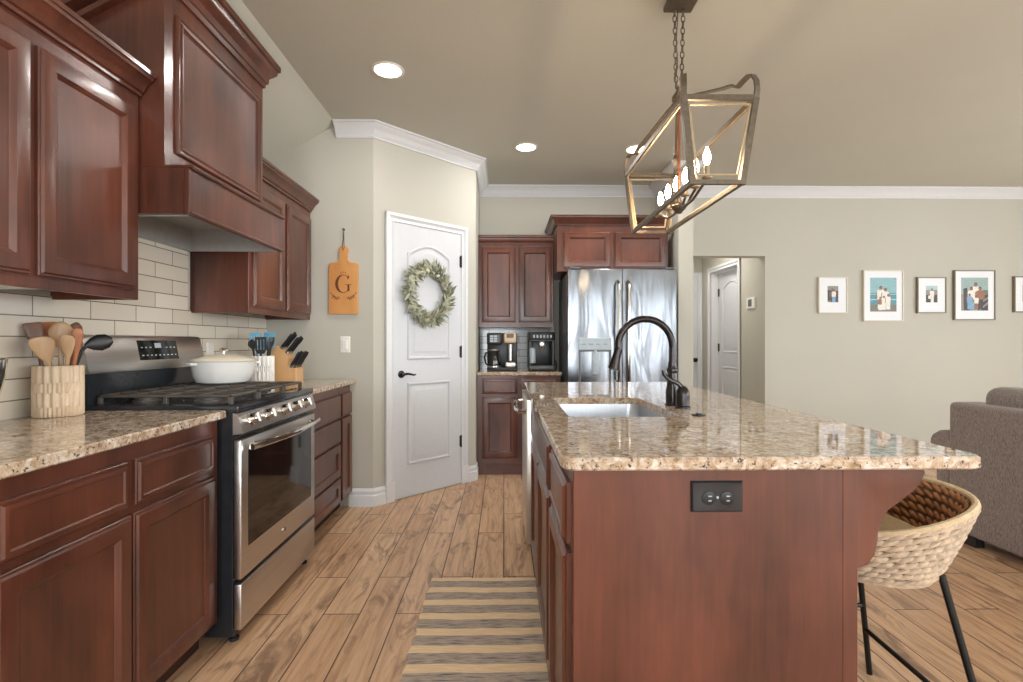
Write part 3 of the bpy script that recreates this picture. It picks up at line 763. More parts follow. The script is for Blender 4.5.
row_lab = ['upper left end of the knife block, nearest the crock', 'upper left end of the knife block, middle slot', 'upper left end of the knife block, wall side',
           'upper slope of the knife block, room side', 'upper slope of the knife block, middle slot', 'upper slope of the knife block, wall side',
           'low step of the knife block, inner row room side', 'low step of the knife block, inner row middle', 'low step of the knife block, inner row wall side',
           'low step of the knife block, outer row room side', 'low step of the knife block, outer row middle', 'low step of the knife block, outer row wall side']
for i, (p, L, _) in enumerate(KN):
    d = kd if i < 6 else V(.5, 0, .87)
    p = V(*p); d = d.normalized()
    kt = T('kitchen_knife' if i < 6 else 'steak_knife', ('black riveted knife in the ' if i < 6 else 'black steak knife in the ')+row_lab[i], 'knife', p, 'knives in the wood block')
    mb = MB(); q = p+d*.022
    mb.tube([q, q+d*.02, q+d*L*.5, q+d*(L-.02), q+d*L], [.9, 1.0, .85, 1.1, .8], sec=[(.0092*math.cos(2*PI*j/8), .0065*math.sin(2*PI*j/8)) for j in range(8)], up=(1, 0, 0))
    mb.build('handle', 'black_plastic', kt)
    mb = MB(); mb.tube([p+d*.001, q+d*.003], 1, sec=[(.009, .002), (-.009, .002), (-.009, -.002), (.009, -.002)], up=(1, 0, 0)); mb.build('bolster', 'chrome', kt)

# dutch oven on the range
pc = (-1.407, 2.59, .9635)
t = T('dutch_oven', 'round white enamel casserole with cream lid on the range grate', 'cooking pot', pc)
mb = MB(); mb.lathe([(.0, 0), (.095, 0), (.118, .009), (.133, .035), (.140, .075), (.144, .108), (.146, .110), (.140, .110), (.132, .06), (.11, .014), (0, .012)], pc, 48, False, False); mb.build('pot', 'white_enamel', t)
mb = MB(); mb.lathe([(.0, .104), (.141, .110), (.147, .111), (.149, .117), (.143, .122), (.115, .132), (.07, .143), (.0, .148)], pc, 48, False, False); ld = mb.build('lid', 'cream_enamel', t)
mb = MB(); mb.lathe([(.008, .145), (.008, .158), (.018, .161), (.022, .168), (.018, .176), (0, .178)], pc, 20); mb.build('lid_knob', 'chrome', ld)
for sgn in (-1, 1):
    a = V(.62*sgn, .78*sgn, 0); b = V(-a.y, a.x, 0); c = V(*pc)+V(0, 0, .10)
    mb = MB(); mb.tube([c+a*.138+b*.04, c+a*.158+b*.035, c+a*.166+b*.0, c+a*.158-b*.035, c+a*.138-b*.04], [.008, .008, .009, .008, .008], 8); mb.build('handle', 'white_enamel', t)

# wall plates
def plate(name, label, m, w, h, kind):
    c = m.translation
    t = T(name, label, 'switch' if kind == 'switch' else 'outlet', c)
    MB(m).rectrings(-w/2, -h/2, w, h, [(0, 0), (0, .003), (.005, .0065), (.01, .007)]).build('cover_plate', 'white_plastic', t)
    mb = MB(m)
    if kind == 'switch': mb.rectrings(-.016, -.032, .032, .064, [(0, .006), (0, .010), (.003, .012)])
    else:
        for v in (-.02, .02): mb.lathe([(.016, .006), (.016, .0085), (0, .0085)], (0, v, 0), 16)
    mb.build('rocker' if kind == 'switch' else 'socket', 'white_plastic', t)
    return t
plate('light_switch', 'white light switch below the hanging cutting board', face((-1.129, PANY-.0005, 1.152), 'y-'), .072, .116, 'switch')
plate('wall_outlet', 'white outlet plate on the tiles behind the casserole', face((WL+.0085, 2.95, 1.11), 'x+'), .072, .116, 'outlet')

# hanging cutting board with engraved initial
cbx, cby = -1.136, PANY-.022
t = T('cutting_board', 'bamboo cutting board with engraved letter G hanging on the wall', 'cutting board', (cbx, cby, 1.367))
bm_ = face((cbx, cby+.018, 1.367), 'y-')
W2, H1 = .104, .366
out = []
def arcp(cx, cy, r, a0, a1, k=6): return [(cx+r*math.cos(a0+(a1-a0)*j/k), cy+r*math.sin(a0+(a1-a0)*j/k)) for j in range(k+1)]
out += arcp(-W2+.012, .012, .012, PI, 1.5*PI)+arcp(W2-.012, .012, .012, 1.5*PI, 2*PI)
out += arcp(W2-.025, H1-.025, .025, 0, PI/2)
out += [(.05, H1), (.036, H1+.012), (.030, H1+.03), (.028, H1+.06), (.032, H1+.075)]
out += arcp(0, H1+.088, .034, 0, PI, 10)
out += [(-.032, H1+.075), (-.028, H1+.06), (-.030, H1+.03), (-.036, H1+.012), (-.05, H1)]
out += arcp(-W2+.025, H1-.025, .025, PI/2, PI)
mb = MB(bm_); e = .003
cen = V(0, H1*.5, 0)
def shr(k, n): return [V(x*(1-k/.104), cen.y+(y-cen.y)*(1-k/.3), n) for x, y in out]
mb.loft([shr(e, 0), shr(0, e), shr(0, .015), shr(e, .018)]); mb.build('board', 'bamboo', t, sharp=40)
mb = MB(bm_)
# the letter: a ribbon of changing width
def ribbon(pts, ws, n=.0185):
    L = []
    for i, (x, y) in enumerate(pts):
        x0, y0 = pts[max(i-1, 0)]; x1, y1 = pts[min(i+1, len(pts)-1)]; dx, dy = x1-x0, y1-y0; l = math.hypot(dx, dy) or 1
        nx, ny = -dy/l, dx/l; w = ws[i]/2
        L.append([V(x+nx*w, y+ny*w, n), V(x-nx*w, y-ny*w, n), V(x-nx*w, y-ny*w, n-.001), V(x+nx*w, y+ny*w, n-.001)])
    mb.loft(L)
gc = (0, .215); pts = []; ws = []
for j in range(29):
    a = math.radians(48+ (318-48)*j/28); pts.append((gc[0]+.047*math.cos(a), gc[1]+.062*math.sin(a))); ws.append(.004+.017*max(0, -math.cos(a))**1.3)
ribbon(pts, ws)
ribbon([(.033, gc[1]+.03), (.033, gc[1]+.066)], [.004, .004]); ribbon([(.028, gc[1]+.034), (.04, gc[1]+.052)], [.002, .012])
ribbon([(.036, gc[1]-.052), (.036, gc[1]-.006)], [.014, .014]); ribbon([(.015, gc[1]-.006), (.056, gc[1]-.006)], [.004, .004])
for sg in (-1, 1):
    ribbon([(sg*.02, .112), (sg*.045, .112), (sg*.07, .125), (sg*.083, .142)], [.0025]*4)
    for q, (lx, ly, la) in enumerate(((.03, .112, 60), (.045, .112, 55), (.058, .118, 65), (.07, .126, 75), (.038, .111, -40), (.052, .114, -30), (.066, .122, -15), (.083, .142, 55))):
        a = math.radians(la); ex, ey = math.cos(a), math.sin(a)
        ribbon([(sg*lx, ly), (sg*(lx+ex*.008), ly+ey*.008), (sg*(lx+ex*.017), ly+ey*.017)], [.002, .007, .001])
for k, (x, y) in enumerate(((-.02, .295), (-.005, .30), (.012, .297))): ribbon([(x, y-.012), (x+.003, y-.004), (x+.002, y+.004)], [.002, .006, .001])
mb.build('engraving', 'engrave', t)
mb = MB(bm_)
for sx in (-.004, .004): mb.tube([(0, .60, .012), (sx*.7, .54, .012), (sx*1.6, .47, .020), (sx*.2, .452, .020)], .0025, 6)
mb.build('cord', 'cord', t)
mb = MB(bm_); mb.lathe([(.007, -.002), (.007, .002), (.003, .003), (.003, .02), (.006, .022), (0, .023)], (0, .602, 0), 12); mb.build('hook', 'hardware', t)

# wreath on the pantry door
wc = dm @ V(.452-s0, 1.542, .03)
t = T('wreath', 'sage green leaf wreath hanging on the white pantry door', 'wreath', tuple(wc))
wm = dm @ Matrix.Translation((.452-s0, 1.542, .034))
mb = MB(wm); mb.tube([(.182*math.cos(2*PI*j/40), .195*math.sin(2*PI*j/40), 0) for j in range(40)], .011, 8, closed=True); mb.build('twig_ring', 'twig', t)
for mi_, (mat, cnt) in enumerate((('leaf', 300), ('leaf2', 220))):
    mb = MB(wm)
    for k in range(cnt):
        a = random.uniform(0, 2*PI); rr = random.uniform(.88, 1.12); c = V(.182*rr*math.cos(a), .20*rr*math.sin(a), random.uniform(-.005, .03))
        ang = a+PI/2+random.choice((-1, 1))*random.uniform(.3, 1.25)*(1 if random.random() < .8 else 2)
        d = V(math.cos(ang), math.sin(ang), random.uniform(-.05, .55)).normalized(); sd = d.cross(V(0, 0, 1)).normalized(); up = sd.cross(d)
        L = random.uniform(.05, .085); w = random.uniform(.009, .015)
        sd = (sd*math.cos(.5)+up*random.uniform(-.6, .6)).normalized()
        mb.raw([c, c+d*L*.45+sd*w, c+d*L, c+d*L*.45-sd*w, c+d*L*.5+up*.004], [(0, 1, 4), (1, 2, 4), (2, 3, 4), (3, 0, 4)])
    o = mb.build('leaves', mat, t)

# stand mixer at the frame's left edge (bowl only is seen)
t = T('stand_mixer', 'steel bowl of a stand mixer at the left edge of the worktop', 'mixer', (-1.50, 1.33, .909))
mxc, myc = -1.463, 1.37
mb = MB(); mb.lathe([(.03, 0), (.05, .004), (.055, .012), (.07, .03), (.095, .08), (.108, .14), (.112, .185), (.115, .187), (.113, .19), (.108, .185), (.09, .08), (.05, .02), (0, .015)], (mxc, myc, .936), 40, True, False); mb.build('bowl', 'chrome', t)
mb = MB(); mb.loft([rounded(-1.60, -1.38, .98, 1.43, .08, .909, 6), rounded(-1.60, -1.38, .98, 1.43, .08, .93, 6), rounded(-1.58, -1.40, 1.0, 1.41, .07, .945, 6)]); mb.build('base', 'black', t)
mb = MB(); mb.loft([rounded(-1.55, -1.41, 1.0, 1.13, .05, .94, 6), rounded(-1.54, -1.42, 1.02, 1.12, .05, 1.15, 6)]); mb.build('column', 'black', t)
mb = MB(); mb.tube([(mxc, .98, 1.19), (mxc, 1.02, 1.20), (mxc, 1.15, 1.205), (mxc, 1.3, 1.205), (mxc, 1.39, 1.20), (mxc, 1.41, 1.20)], [.03, .06, .07, .068, .05, .02], 16); mb.build('motor_head', 'black', t)
mb = MB(); mb.tube([(mxc, myc, 1.15), (mxc, myc, 1.06)], .015, 10); mb.build('beater_shaft', 'steel', t)

# ------------------------------------------------------------------ back wall: cabinets, fridge, coffee makers
t = T('wall_cabinet', 'cherry two-door wall cabinet above the coffee makers', 'cabinet', (.125, 4.95, 1.306))
MB().box(EX+.002, .465, 4.79, BACK-.002, 1.306, 2.10, .002).build('body', 'wood', t)
m = face((0, 4.79, 0), 'y-')
front(t, m, 'door', -.208, 1.352, .318, .705); front(t, m, 'door', .138, 1.352, .312, .705)
kcrown([(EX+.002, 4.79), (.465, 4.79)], 2.088, t, .075, .05)
t = T('base_cabinet', 'cherry base cabinet with drawer and door under the coffee makers', 'cabinet', (.125, 4.8, 0))
BF = 4.49
MB().box(EX+.002, .50, BF, BACK-.002, .1, .876, .002).build('body', 'wood', t)
MB().box(EX+.002, .50, BF+.035, BACK-.002, 0, .1).build('toe_kick', 'wood', t)
m = face((0, BF, 0), 'y-')
front(t, m, 'drawer', -.19, .715, .31, .135); front(t, m, 'drawer', .15, .715, .31, .135)
front(t, m, 'door', -.19, .15, .31, .54); front(t, m, 'door', .15, .15, .31, .54)
slab(EX+.002, .508, 4.455, BACK-.009, 'countertop', 'small granite worktop carrying the two coffee machines')

t = T('fridge_cabinet', 'deep cherry cabinet above the refrigerator with wide crown', 'cabinet', (.96, 4.8, 1.787))
MB().box(.468, 1.451, 4.5, BACK-.002, 1.79, 2.21, .002).build('body', 'wood', t)
m = face((0, 4.5, 0), 'y-')
front(t, m, 'door', .521, 1.823, .425, .318); front(t, m, 'door', .972, 1.823, .461, .318)
kcrown([(.468, BACK-.003), (.468, 4.5), (1.451, 4.5)], 2.2, t, .078, .062)

FY = 4.28
t = T('refrigerator', 'stainless french-door refrigerator with water dispenser between cabinet and stub wall', 'refrigerator', (1.0, 4.7, 0))
MB().box(.545, 1.448, FY+.07, 5.06, .02, 1.765, .006).build('body', 'grey_plastic', t)
def fdoor(x0, x1, z0, z1):
    mb = MB(); n = 10; fr = []
    w = x1-x0; bow = .014
    for j in range(n+1):
        q = j/n; fr.append((x0+w*q, FY+.012-bow*math.sin(PI*q)**.8))
    poly = [(x0, FY+.065)]+fr+[(x1, FY+.065)]
    L = []
    for z, e in ((z0, .004), (z0+.005, 0), (z1-.005, 0), (z1, .004)):
        L.append([V(min(max(x, x0+e), x1-e), y+e if y < FY+.03 else y, z) for x, y in poly])
    mb.loft(L); return mb
# left door is built around the dispenser recess
ld = fdoor(.540, .994, .72, 1.783).build('left_door', 'fridge', t)
rd = fdoor(1.0, 1.455, .72, 1.783).build('right_door', 'fridge', t)
fd = fdoor(.540, 1.455, .06, .712).build('freezer_drawer', 'fridge', t)
for d, x in ((ld, .955), (rd, 1.04)):
    mb = MB(); mb.tube([(x, FY+.0, 1.68), (x, FY-.045, 1.65), (x, FY-.05, 1.55), (x, FY-.05, .95), (x, FY-.045, .85), (x, FY, .82)], .0125, 10); mb.build('handle', 'chrome', d)
mb = MB(); mb.tube([(.62, FY, .64), (.66, FY-.05, .64), (1.33, FY-.05, .64), (1.37, FY, .64)], .0125, 10); mb.build('handle', 'chrome', fd)
mb = MB(); mb.box(.628, .900, FY-.008, FY+.02, 1.103, 1.204, .004); dp = mb.build('dispenser_panel', 'panel_grey', ld)
mb = MB(face((.628, FY+.004, .80), 'y-')); mb.rectrings(0, 0, .272, .304, [(0, 0), (0, .012), (.012, .012), (.02, -.02+.014), (.024, .002)]); mb.build('dispenser_recess', 'grey_plastic', ld)
mb = MB(); mb.box(.738, .795, FY-.020, FY-.001, .90, 1.085, .006, 2); mb.tube([(.766, FY-.012, 1.10), (.766, FY-.012, 1.075)], .012, 8); mb.build('dispenser_paddle', 'panel_grey', ld)
mb = MB()
for k in range(4): mb.box(.65+k*.06, .69+k*.06, FY-.0088, FY-.007, 1.15, 1.154)
mb.build('dispenser_marking', 'grey_plastic', dp)
mb = MB()
for x in (.60, 1.40): mb.box(x-.04, x+.04, FY+.005, FY+.09, 1.784, 1.80, .004)
mb.build('hinge_cover', 'grey_plastic', t)
for x in (.6, 1.4): MB().box(x-.03, x+.03, FY+.1, FY+.16, 0, .021).build('foot', 'black', t)

# two-way coffee maker
cy = 4.82; z0 = .909
t = T('coffee_maker', 'black and tan twin coffee maker with glass carafe on the left of the worktop', 'coffee maker', (-.02, cy, z0))
mb = MB(); mb.box(-.155, .125, cy-.03, cy+.14, z0, z0+.345, .01, 2); mb.box(-.155, -.02, cy-.16, cy-.03, z0+.235, z0+.345, .012, 2); mb.box(-.155, .125, cy-.16, cy-.03, z0, z0+.028, .008, 2); mb.build('body', 'black_plastic', t)
mb = MB(); mb.box(-.0, .115, cy-.165, cy-.03, z0+.25, z0+.345, .02, 3); pd = mb.build('pod_head', 'ceramic', t)
mb = MB(); mb.box(.025, .09, cy-.169, cy-.164, z0+.30, z0+.335, .002); mb.build('pod_lever', 'dark_wood', pd)
mb = MB(); mb.box(-.13, -.04, cy-.1635, cy-.158, z0+.255, z0+.325, .002); cpn = mb.build('control_panel', 'grey_plastic', t)
mb = MB()
for i in range(2):
    for j in range(3): mb.box(-.125+i*.035, -.097+i*.035, cy-.166, cy-.163, z0+.262+j*.022, z0+.277+j*.022)
mb.build('button', 'panel_grey', cpn)
mb = MB(); mb.lathe([(.052, 0), (.06, .01), (.062, .05), (.05, .11), (.042, .14), (.048, .155), (.0, .158)], (-.09, cy-.095, z0+.032), 28); cf = mb.build('carafe', 'glass', t)
mb = MB(); mb.tube([(-.13, cy-.10, z0+.165), (-.165, cy-.11, z0+.16), (-.178, cy-.112, z0+.12), (-.165, cy-.11, z0+.06), (-.145, cy-.10, z0+.05)], .009, 8); mb.build('carafe_handle', 'black_plastic', cf)
mb = MB(); mb.lathe([(.063, 0), (.063, .012), (.0, .013)], (-.09, cy-.095, z0+.03), 28); mb.lathe([(.050, 0), (.052, .014), (.0, .016)], (-.09, cy-.095, z0+.180), 28); mb.build('carafe_band', 'steel', cf)
mb = MB(); mb.lathe([(.026, 0), (.028, .1), (.03, .15), (0, .15)], (.06, cy-.06, z0+.09), 20); mb.build('pod_sleeve', 'steel', t)
mb = MB(); mb.box(.015, .105, cy-.155, cy-.035, z0+.028, z0+.075, .006, 2); mb.build('drip_tray', 'steel', t)
# espresso machine
t = T('espresso_machine', 'black automatic espresso machine with milk jug on the right of the worktop', 'espresso machine', (.345, cy, z0))
ez = z0+.008
mb = MB(); mb.box(.228, .468, cy-.02, cy+.17, ez, ez+.345, .01, 2); mb.box(.228, .468, cy-.15, cy-.02, ez+.262, ez+.345, .012, 2); mb.box(.228, .262, cy-.12, cy-.02, ez+.03, ez+.262, .006); mb.box(.44, .468, cy-.12, cy-.02, ez+.03, ez+.262, .006); mb.build('body', 'black_plastic', t)
mb = MB(); mb.box(.232, .464, cy-.165, cy-.02, ez, ez+.036, .008, 2); mb.box(.235, .461, cy-.1535, cy-.145, ez+.262, ez+.27, .002); dt = mb.build('drip_tray', 'grey_plastic', t)
mb = MB()
for k in range(6): mb.box(.268+k*.031, .284+k*.031, cy-.1535, cy-.149, ez+.29, ez+.318, .002)
mb.build('display_button', 'panel_grey', t)
mb = MB(); mb.box(.325, .378, cy-.12, cy-.02, ez+.205, ez+.262, .008, 2); mb.tube([(.34, cy-.10, ez+.207), (.34, cy-.10, ez+.17)], .008, 8); mb.tube([(.363, cy-.10, ez+.207), (.363, cy-.10, ez+.17)], .008, 8); mb.build('spout', 'steel', t)
mb = MB(); mb.lathe([(.026, 0), (.028, .01), (.03, .12), (.024, .14), (0, .14)], (.265, cy-.13, ez+.06), 20); mb.build('milk_jug', 'panel_grey', t)
for x in (.25, .446): MB().lathe([(.012, 0), (.012, .009)], (x, cy-.12, z0), 10).build('foot', 'black', t)
mb = MB(); mb.tube([(.468, cy+.05, ez+.06), (.49, cy+.0, ez+.075), (.497, cy-.03, ez+.03), (.487, cy-.07, ez+.0), (.493, cy+.1, ez-.002), (.495, cy+.2, ez+.02)], .004, 6); mb.build('power_cord', 'black_plastic', t)

# ------------------------------------------------------------------ island
IX0, IX1, IY0, IY1 = .16, .823, 1.18, 3.32
t = T('kitchen_island', 'long cherry kitchen island with plain end panel and curved brackets', 'kitchen island', ((IX0+IX1)/2, (IY0+IY1)/2, 0))
mb = MB()
mb.box(IX0, IX1, IY0, 1.21, 0, .876, .002); mb.box(IX0, IX1, IY1-.03, IY1, 0, .876, .002)
mb.box(IX0, .20, 1.21, 2.665, .1, .876); mb.box(IX1-.02, IX1, 1.21, IY1-.03, 0, .876, .001)
mb.box(.20, IX1-.02, 1.21, IY1-.03, .1, .118)
mb.build('body', 'wood', t)
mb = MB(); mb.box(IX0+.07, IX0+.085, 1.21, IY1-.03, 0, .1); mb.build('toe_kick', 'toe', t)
mb = MB(); mb.box(IX1-.034, IX1+.001, IY0-.0012, IY0+.004, 0, .876, .001); mb.build('corner_stile', 'wood', t)
m = face((IX0, 0, 0), 'x-')            # u runs towards -Y
for a, b in ((1.215, 1.60), ):
    front(t, m, 'drawer', -b, .69, b-a, .145); front(t, m, 'door', -b, .115, b-a, .552)
front(t, m, 'drawer', -2.63, .69, .96, .145)
front(t, m, 'door', -2.145, .115, .475, .552); front(t, m, 'door', -2.63, .115, .475, .552)
# ogee corbels
def corbel(y):
    pf = [(0, 0), (.16, 0), (.163, -.012), (.155, -.032), (.135, -.055), (.105, -.078), (.075, -.100), (.058, -.125), (.052, -.15), (.05, -.175), (.043, -.205), (.028, -.225), (.012, -.232), (0, -.235)]
    sm = []
    for i in range(len(pf)-1):
        sm.append(pf[i])
    sm.append(pf[-1])
    L = []
    for yy, e in ((y, .003), (y+.003, 0), (y+.04, 0), (y+.043, .003)):
        L.append([V(IX1+max(0, x-e if x > .02 else x), yy, .876+z+(e if z < -.05 else 0)) for x, z in sm])
    MB().loft(L).build('corbel', 'wood', t, sharp=40)
corbel(IY0); corbel(2.2); corbel(IY1-.045)
# island worktop with the sink cut-out
SX0, SX1, SY0, SY1 = .232, .628, 1.785, 2.40
mb = MB(); e = .004; TX0, TX1, TY0, TY1 = .132, 1.108, 1.153, 3.345
mb.loft([rounded(TX0+e, TX1-e, TY0+e, TY1-e, .03, CT0), rounded(TX0, TX1, TY0, TY1, .03, CT0+e), rounded(TX0, TX1, TY0, TY1, .03, CT1-e), rounded(TX0+e, TX1-e, TY0+e, TY1-e, .03, CT1),
         rounded(SX0-.003, SX1+.003, SY0-.003, SY1+.003, .045, CT1), rounded(SX0, SX1, SY0, SY1, .045, CT1-.003), rounded(SX0, SX1, SY0, SY1, .045, CT0)], ring=True)
tag(mb.build('countertop', 'granite', sharp=25), 'large polished granite island worktop with sink cut-out', 'countertop')
# sink
mb = MB(); g = .002
mb.loft([rounded(SX0-.02, SX1+.02, SY0-.02, SY1+.02, .05, CT0-.0005), rounded(SX0-.004, SX1+.004, SY0-.004, SY1+.004, .05, CT0-.0005), rounded(SX0-.002, SX1+.002, SY0-.002, SY1+.002, .05, .86),
         rounded(SX0+.006, SX1-.006, SY0+.006, SY1-.006, .06, .72), rounded(SX0+.025, SX1-.025, SY0+.025, SY1-.025, .06, .694), rounded(SX0+.12, SX1-.12, SY0+.16, SY1-.16, .05, .688)], c0=False)
mb.loft([rounded(SX0-.02, SX1+.02, SY0-.02, SY1+.02, .05, CT0-.0005), rounded(SX0-.02, SX1+.02, SY0-.02, SY1+.02, .05, CT0-.003), rounded(SX0-.004, SX1+.004, SY0-.004, SY1+.004, .05, CT0-.004), rounded(SX0, SX1, SY0, SY1, .06, .715), rounded(SX0+.02, SX1-.02, SY0+.02, SY1-.02, .06, .685)], c0=False)
t = T('sink', 'stainless undermount sink in the island worktop', 'sink', ((SX0+SX1)/2, (SY0+SY1)/2, .685))
mb.build('basin', 'sink', t)
mb = MB(); mb.lathe([(.045, 0), (.045, .003), (.03, .001), (0, .001)], ((SX0+SX1)/2, (SY0+SY1)/2, .6885), 24); mb.build('drain', 'chrome', t)
# faucet
fx, fy = .697, 2.105
t = T('faucet', 'dark bronze gooseneck pull-down faucet beside the sink', 'faucet', (fx, fy, CT1))
mb = MB(); mb.lathe([(.030, .0005), (.030, .006), (.026, .010), (.027, .03), (.026, .06), (.021, .10), (.0195, .135), (.024, .142), (.024, .152), (.019, .156), (.0165, .17), (.0165, .18)], (fx, fy, CT1), 24); mb.build('column', 'bronze', t)
mb = MB(); pts = [(fx, fy, 1.085), (fx, fy, 1.15)]
R = .115
for k in range(15):
    a = PI*k/14*1.04; pts.append((fx-R+R*math.cos(a), fy-.02*k/14, 1.15+R*math.sin(a)))
lx, ly, lz = pts[-1]; mb.tube(pts, .0145, 12); mb.build('spout', 'bronze', t)
mb = MB(); e1 = V(lx, ly, lz); dd = V(-.28, 0, -1).normalized()
mb.tube([e1-dd*.012, e1, e1+dd*.015, e1+dd*.05, e1+dd*.078, e1+dd*.08], [.016, .0175, .017, .020, .0235, .019], 16); hd = mb.build('spray_head', 'bronze', t)
mb = MB(); mb.tube([e1+dd*.0795, e1+dd*.083], .017, 14); mb.build('spray_face', 'grey_plastic', hd)
mb = MB(); hx, hy = .712, 2.025
mb.lathe([(.030, .0005), (.030, .006), (.026, .010), (.0265, .05), (.025, .066), (.018, .080), (.008, .087), (0, .088)], (hx, hy, CT1), 24); hb = mb.build('handle_body', 'bronze', t)
mb = MB(); mb.tube([(hx, hy, CT1+.078), (hx-.02, hy, CT1+.098), (hx-.042, hy, CT1+.108), (hx-.062, hy, CT1+.118), (hx-.075, hy, CT1+.135), (hx-.078, hy, CT1+.15)], [.010, .0095, .008, .008, .008, .0075], 10); mb.build('lever', 'bronze', hb)
mb = MB(); mb.lathe([(.024, .0003), (.024, .004), (.021, .006), (.010, .006), (.010, .009), (0, .009)], (.694, 1.811, CT1), 24)
tag(mb.build('hole_cover', 'bronze'), 'small dark bronze disc on the island worktop in front of the faucet', 'button')
# dishwasher
t = T('dishwasher', 'stainless dishwasher built into the far end of the island', 'dishwasher', (.4, 2.98, 0))
MB().box(.165, .72, 2.68, 3.275, .119, .86, .002).build('tub', 'grey_plastic', t)
mb = MB(); mb.box(.118, .162, 2.675, 3.28, .11, .868, .006, 2); dd_ = mb.build('door', 'steel', t)
mb = MB(); mb.tube([(.12, 2.72, .80), (.085, 2.735, .80), (.07, 2.80, .80), (.067, 2.98, .80), (.07, 3.16, .80), (.085, 3.22, .80), (.12, 3.235, .80)], .013, 10); mb.build('handle', 'chrome', dd_)
# outlet in the end panel
om = face((.493, IY0-.0005, .8125), 'y-')
t = T('wall_outlet', 'black double outlet in the end panel of the island', 'outlet', (.493, IY0, .8125))
MB(om).rectrings(-.0605, -.036, .121, .072, [(0, 0), (0, .002), (.004, .006), (.008, .0065)]).build('cover_plate', 'black', t)
for u in (-.021, .021):
    so = MB(om).lathe([(.0155, .006), (.0155, .0085), (.014, .009), (0, .009)], (u, -.003, 0), 20).build('socket', 'black_plastic', t)
    mb = MB(om); mb.box(u-.001, u+.007, .001, .0035, .009, .0094); mb.box(u-.001, u+.006, -.0095, -.007, .009, .0094); mb.build('slot', 'panel_grey', so)
MB(om).lathe([(.003, .0065), (.003, .0078), (0, .008)], (0, -.001, 0), 10).build('screw', 'panel_grey', t)

# ------------------------------------------------------------------ counter stool
scx, scy = 1.07, 1.53
t = T('bar_stool', 'woven seagrass barrel stool with black metal legs tucked under the island', 'stool', (scx, scy, 0))
A0 = math.radians(148)
def sst(x): x = min(1, max(0, x)); return x*x*(3-2*x)
def rimz(a):
    return .738-.075*sst((abs(a)-math.radians(40))/math.radians(110))
def shell(a, q, off=0.0):
    zb = .532; zt = rimz(a); z = zb+(zt-zb)*q
    rx = .145+(.262-.145)*q**.8+off; ry = .20+(.268-.20)*q**.8+off
    if math.cos(a) < 0: rx = .19+(.235-.19)*q+off
    return V(scx+rx*math.cos(a), scy+ry*math.sin(a), z)
NA = 48
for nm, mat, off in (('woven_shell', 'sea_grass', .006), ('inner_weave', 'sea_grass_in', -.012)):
    mb = MB()
    th = .006
    L = []
    for i in range(NA+1):
        a = -A0+2*A0*i/NA
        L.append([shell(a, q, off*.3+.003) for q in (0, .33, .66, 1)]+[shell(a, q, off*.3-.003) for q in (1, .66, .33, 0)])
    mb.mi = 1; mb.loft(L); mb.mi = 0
    rows = 9; cnt = 40
    for r in range(rows):
        q = (r+.5)/rows
        for k in range(cnt):
            a = -A0+2*A0*(k+.5*(r % 2)+.25)/(cnt+.25); da = 2*A0/cnt*.72
            c = shell(a, q, off); e1_ = shell(a+da, min(1, q+.045), off*1.0); e0_ = shell(a-da, max(0, q-.045), off)
            ax = e1_-e0_; ln = ax.length; ax.normalize(); out_ = V(math.cos(a), math.sin(a), 0)*(1 if off > 0 else -1)
            upv = ax.cross(out_).normalized(); hh = .0082*(1.0+.25*random.uniform(-1, 1)); dp_ = .007
            vs_ = [c-ax*ln*.5]
            for f_, s_ in ((-.25, .85), (.2, 1.0)):
                for u_, o_ in ((1, 0), (.5, 1), (-.5, 1), (-1, 0)): vs_.append(c+ax*ln*f_+upv*hh*s_*u_+out_*dp_*s_*o_)
            vs_.append(c+ax*ln*.5)
            mb.raw(vs_, [(0, 1, 2), (0, 2, 3), (0, 3, 4), (1, 5, 6, 2), (2, 6, 7, 3), (3, 7, 8, 4), (5, 9, 6), (6, 9, 7), (7, 9, 8)])
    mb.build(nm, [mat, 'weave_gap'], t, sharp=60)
mb = MB(); mb.tube([shell(-A0+2*A0*i/NA, 1.0) for i in range(NA+1)], .009, 8); mb.build('rim', 'rim_rope', t)
mb = MB(); mb.tube([shell(-A0+2*A0*i/NA, 0.0) for i in range(NA+1)], .011, 8); mb.build('lower_rim', 'sea_grass', t)
mb = MB()
def cush(z, k, n=32): return [V(scx-.03+.165*k*math.copysign(abs(math.cos(a))**.85, math.cos(a)), scy+.20*k*math.copysign(abs(math.sin(a))**.85, math.sin(a)), z) for a in [2*PI*j/n for j in range(n)]]
mb.loft([cush(.55, .93), cush(.56, .97), cush(.59, 1.05), cush(.615, 1.06), cush(.63, 1.0), cush(.637, .8), cush(.64, .4)]); mb.build('seat_cushion', 'cushion', t)
mb = MB(); mb.loft([cush(.535, .85), cush(.552, .95)]); mb.build('seat_frame', 'leg', t)
feet = {}
for nm_, tx_, ty_, fx_, fy_ in (('bn', 1.165, 1.345, 1.265, 1.262), ('bf', 1.19, 1.715, 1.29, 1.785), ('fn', .94, 1.37, .842, 1.275), ('ff', .94, 1.69, .842, 1.785)):
    mb = MB(); mb.tube([(fx_, fy_, 0), (tx_, ty_, .55)], .009, 10); mb.build('leg', 'leg', t)
    feet[nm_] = (V(fx_, fy_, 0), V(tx_, ty_, .55))
def on(k, z): a, b = feet[k]; return a+(b-a)*(z/.55)
for a, b, z in (('bn', 'bf', .17), ('fn', 'ff', .23), ('bn', 'fn', .26), ('bf', 'ff', .26)):
    MB().tube([on(a, z), on(b, z)], .008, 8).build('stretcher', 'leg', t)

